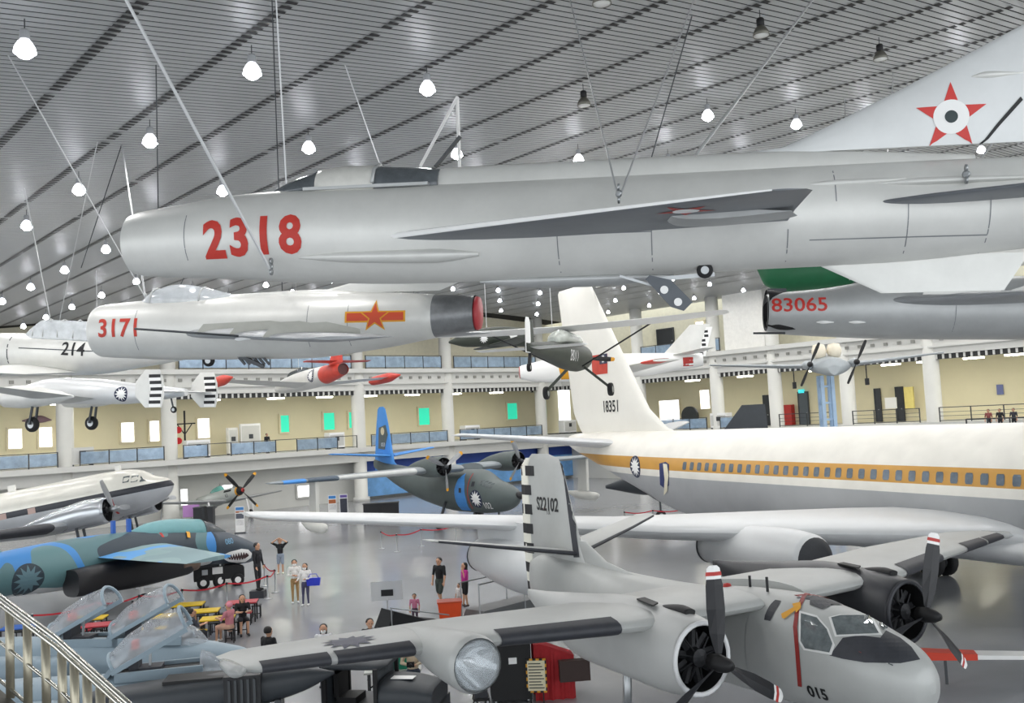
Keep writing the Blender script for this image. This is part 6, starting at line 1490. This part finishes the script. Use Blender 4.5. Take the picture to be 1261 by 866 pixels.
a = root('notice_stand', 'notice with yellow and black striped edge before the red drape', 'sign', (c.x + .1, c.y - .3, 0), -.12); a.scale = (.75, .75, .85)
MB().box((-.3, -.02, .3), (.3, .02, 1.25)).build('notice_panel', mat('notice_cream', '#e6dfc0', .6), a)
for k_ in range(9): MB().box((-.25, -.03, .42 + .085 * k_), (.25 - .05 * (k_ % 3), -.021, .445 + .085 * k_)).build('text_line', M_blk, a)
for z_ in (.3, 1.2):
    for k_ in range(6): MB().box((-.32 + .107 * k_, -.035, z_), (-.32 + .107 * (k_ + 1), .03, z_ + .05)).build('edge_stripe', M_orange if k_ % 2 else M_blk, a)
for x_ in (-.33, .29):
    for k_ in range(9): MB().box((x_, -.035, .35 + .095 * k_), (x_ + .045, .03, .35 + .095 * (k_ + 1))).build('edge_stripe', M_orange if k_ % 2 else M_blk, a)
for x_ in (-.2, .2): MB().box((x_ - .02, -.02, 0), (x_ + .02, .02, .3)).build('leg', M_black, a)
c = on_floor(484, 822, .9)
a = root('supply_table', 'folding table carrying a green crate beside the tow tractor', 'table', (c.x, c.y, 0), .1)
MB().box((-.7, -.4, .86), (.7, .4, .9)).build('table_top', M_slab, a)
for x_ in (-.6, .6):
    for y_ in (-.33, .33): MB().box((x_ - .02, y_ - .02, 0), (x_ + .02, y_ + .02, .86)).build('leg', M_dsteel, a)
a = root('green_crate', 'teal green plastic crate on the folding table', 'crate', (c.x, c.y - .05, .9), .1)
MB().add([(-.36, -.22, 0), (.36, -.22, 0), (.36, .22, 0), (-.36, .22, 0), (-.42, -.27, .34), (.42, -.27, .34), (.42, .27, .34), (-.42, .27, .34)], BOXF[:1] + BOXF[2:]).build('crate_body', mat('crate_green', '#2f9a7c', .5), a); MB().box((-.44, -.29, .32), (.44, -.25, .37)).box((-.44, .25, .32), (.44, .29, .37)).build('crate_rim', mat('crate_green', '#2f9a7c'), a)
# jumble of cabinets near the flying boat
for px, py, w_, h_, col, lb in ((470, 640, 2.6, 1.2, '#1d1e22', 'long black display counter under the flying boat wing'), (128, 680, 1.2, .9, '#c9bda0', 'cream equipment box below the transport plane wing'), (252, 652, 1.4, 1.6, '#2a2c30', 'dark machinery frame below the transport plane nose')):
    c = on_floor(px, py); a = root('display_cabinet', lb, 'cabinet', (c.x, c.y, 0), .1)
    MB().box((-w_ / 2, -.4, .1), (w_ / 2, .4, h_)).build('cabinet_body', mat('cab_' + col.strip('#'), col, .5, 0, .1, 4), a); MB().box((-w_ / 2 - .04, -.44, h_), (w_ / 2 + .04, .44, h_ + .05)).build('cabinet_top', M_dsteel, a); MB().box((-w_ / 2 + .05, -.35, 0), (w_ / 2 - .05, .35, .1)).build('plinth', M_black, a)
    MB().box((-.02, -.415, .2), (.02, -.4, h_ - .1)).build('door_gap', M_black, a)
c = on_floor(236, 652); a = root('pink_placard', 'mauve placard on a stand beneath the transport plane nose', 'sign', (c.x, c.y, 0), .1)
MB().box((-.6, -.02, .9), (.6, .02, 1.8)).build('panel', mat('placard_mauve', '#b988c4', .6), a); MB().tube([(0, 0, 0), (0, 0, .9)], .03, 6).build('stand', M_steel, a)
# folded red propeller plane tip at the right, far wing blade
c = on_floor(1135, 845); d = on_floor(1290, 848)
a = root('model_glider', 'orange nosed white wing standing low behind the patrol plane propeller', 'wing', (c.x, c.y, 0), math.atan2(d.y - c.y, d.x - c.x))
L_ = (d - c).length
wing('wing_panel', [(.3, 0, .0, .5, .12), (.25, 0, .0, .5, .12)], M_wht, a)
MB().prism([(0, .6), (1.3, .62), (1.3, .76), (0.1, .8)], lambda x_, z_, c_: (x_, c_, z_), .45).build('orange_nose', mat('nose_orange_red', '#d8432a', .5), a)
MB().prism([(1.3, .64), (L_ + 2, .68), (L_ + 2, .73), (1.3, .74)], lambda x_, z_, c_: (x_, c_, z_), .5).build('white_blade', M_wht, a)
for x_ in (.6, 3.4): MB().bar((x_, .2, 0), (x_, .2, .62), .06).build('trestle', M_dsteel, a)

# ================================================================== gallery equipment
def gal(px, py, w_, h_, dpt, m, label, cat, name, side='left', d_=-.2, extra=None):
    p = on_u(px, py, WU + d_) if side == 'left' else on_v(px, py, WV + d_)
    s = p.dot(V) if side == 'left' else p.dot(U)
    rot = math.atan2(V.y, V.x) if side == 'left' else math.atan2(-U.y, -U.x)
    loc = uv(WU + d_, s, 5.05) if side == 'left' else uv(s, WV + d_, 5.05)
    t = root(name, label, cat, loc, rot)
    MB().box((-w_ / 2, -dpt / 2, .12), (w_ / 2, dpt / 2, h_)).build('casing', m, t)
    MB().box((-w_ / 2 + .1, -dpt / 2 - .03, .3), (w_ / 2 - .1, -dpt / 2, h_ - .2)).build('front_panel', M_slab, t)
    for x_ in (-w_ / 2 + .08, w_ / 2 - .08): MB().box((x_ - .04, -dpt / 2, 0), (x_ + .04, dpt / 2, .12)).build('foot', M_dsteel, t)
    MB().box((-.2, -dpt / 2 - .05, h_ * .5), (.2, -dpt / 2 - .03, h_ * .5 + .4)).build('display', M_dsteel, t)
    return t
gal(242, 550, 2.0, 1.5, .9, M_wht, 'white cased machine on the gallery beside the crossing signal', 'machine', 'cased_machine')
gal(286, 545, .9, 2.4, .5, M_white, 'tall white display case with arched opening on the gallery', 'display case', 'display_case', d_=3.0)
gal(308, 545, 1.9, 2.7, .4, M_wht, 'tall plain white panel cabinet on the gallery', 'cabinet', 'panel_cabinet', d_=3.4)
gal(412, 540, 1.6, 1.5, .9, M_wht, 'white cased machine on the gallery near the green windows', 'machine', 'cased_machine')
gal(579, 535, 1.9, 1.5, .9, M_wht, 'white cased machine on the gallery above the blue backdrop', 'machine', 'cased_machine')
gal(699, 528, 1.9, 1.5, .9, M_wht, 'white cased machine on the gallery behind the airliner fin', 'machine', 'cased_machine')
gal(888, 515, 1.9, 1.5, .9, M_wht, 'white cased machine on the long gallery by the charcoal fin', 'machine', 'cased_machine', side='right')
gal(100, 560, 1.6, 1.4, .9, M_slab, 'grey cased machine on the gallery near the daylit windows', 'machine', 'cased_machine')
p = on_u(228, 548, WU + 1.0)
a = root('crossing_signal', 'black crossing signal post with two red round lights on the gallery', 'signal', (p.x, p.y, 5.05))
MB().box((-.06, -.06, 0), (.06, .06, 4.0)).build('post', M_blk, a); MB().box((-.9, -.05, 2.85), (.9, .05, 2.95)).build('cross_bar', M_blk, a); MB().bar((-.6, 0, 2.85), (0, 0, 2.0), .07).bar((.6, 0, 2.85), (0, 0, 2.0), .07).build('brace', M_blk, a)
for z_ in (2.4, 1.5): MB().lathe([(.28, -.05), (.28, .05)], (-.5, -.1, z_), YM, 16).build('red_lens', mat('signal_red', '#d81f2a', .4, 0, 0), a)
p = on_v(850, 515, WV + 4.5)
a = root('drum_fan', 'large drum fan standing between the bright gallery openings', 'fan', (p.x, p.y, 5.05), math.atan2(-U.y, -U.x))
MB().lathe([(.95, -.2), (1.0, -.2), (1.0, .2), (.95, .2)], (0, 0, 1.3), YP, 24).build('fan_drum', M_dsteel, a, True)
for k_ in range(4): MB().bar((0, 0, 1.3), (.85 * math.cos(k_ * R90 + .4), 0, 1.3 + .85 * math.sin(k_ * R90 + .4)), .35, .05, (0, 1, 0)).build('fan_blade', M_black, a)
MB().box((-.8, -.3, 0), (.8, .3, .25)).build('fan_base', M_dsteel, a)
p = on_u(44, 518, WU + 5.8)
a = root('wall_model', 'small mauve model aircraft fixed to the cream wall above the daylit windows', 'model', (p.x, p.y, p.z), math.atan2(V.y, V.x))
fus('body', [(1.2, 0, .03, .03, .03), (.3, .1, .3, .3, .3), (-1.0, 0, .05, .05, .05)], mat('model_mauve', '#7d6470', .6), a); pair('wing', [(.2, .1, 0, .7, .1), (-.3, .9, .1, .3, .1)], mat('model_mauve', '#7d6470'), a)
# white hanging rods
for k_, (x0, y0, x1, y1, D_) in enumerate(((563, 120, 518, 204, 16.0), (563, 120, 566, 208, 16.0))):
    tp = on_ceiling(x0, y0, .3); bt = at_depth(x1, y1, tp.length * .97)
    tag(MB().tube([tp, bt], .045, 8).build('hanging_rod', M_wht), 'white steel hanging rod of the leaning pair behind jet 2318' if k_ == 0 else 'white steel hanging rod hanging straight behind jet 2318', 'rod', 'hanging rods')
tp = on_ceiling(567, 168, 1.2); bt = at_depth(536, 206, (tp - EYEP).length * .98)
tag(MB().bar(tp, bt, .12, .06).build('dark_strut', M_dsteel), 'short dark strut rising behind the canopy of jet 2318', 'strut')
for k_, (x0, y0, x1, y1) in enumerate(((30, 232, 62, 395), (150, 178, 100, 330), (340, 0, 353, 232), (192, 80, 195, 270), (425, 80, 478, 232), (852, 20, 796, 216))):
    tp = on_ceiling(x0, y0); bt = at_depth(x1, y1, (tp - EYEP).length * .96)
    cable(tp, bt, .014, 'thin steel cable dropping from the slatted ceiling', 'loose ceiling cables', M_cable if k_ % 2 == 0 else M_dsteel)
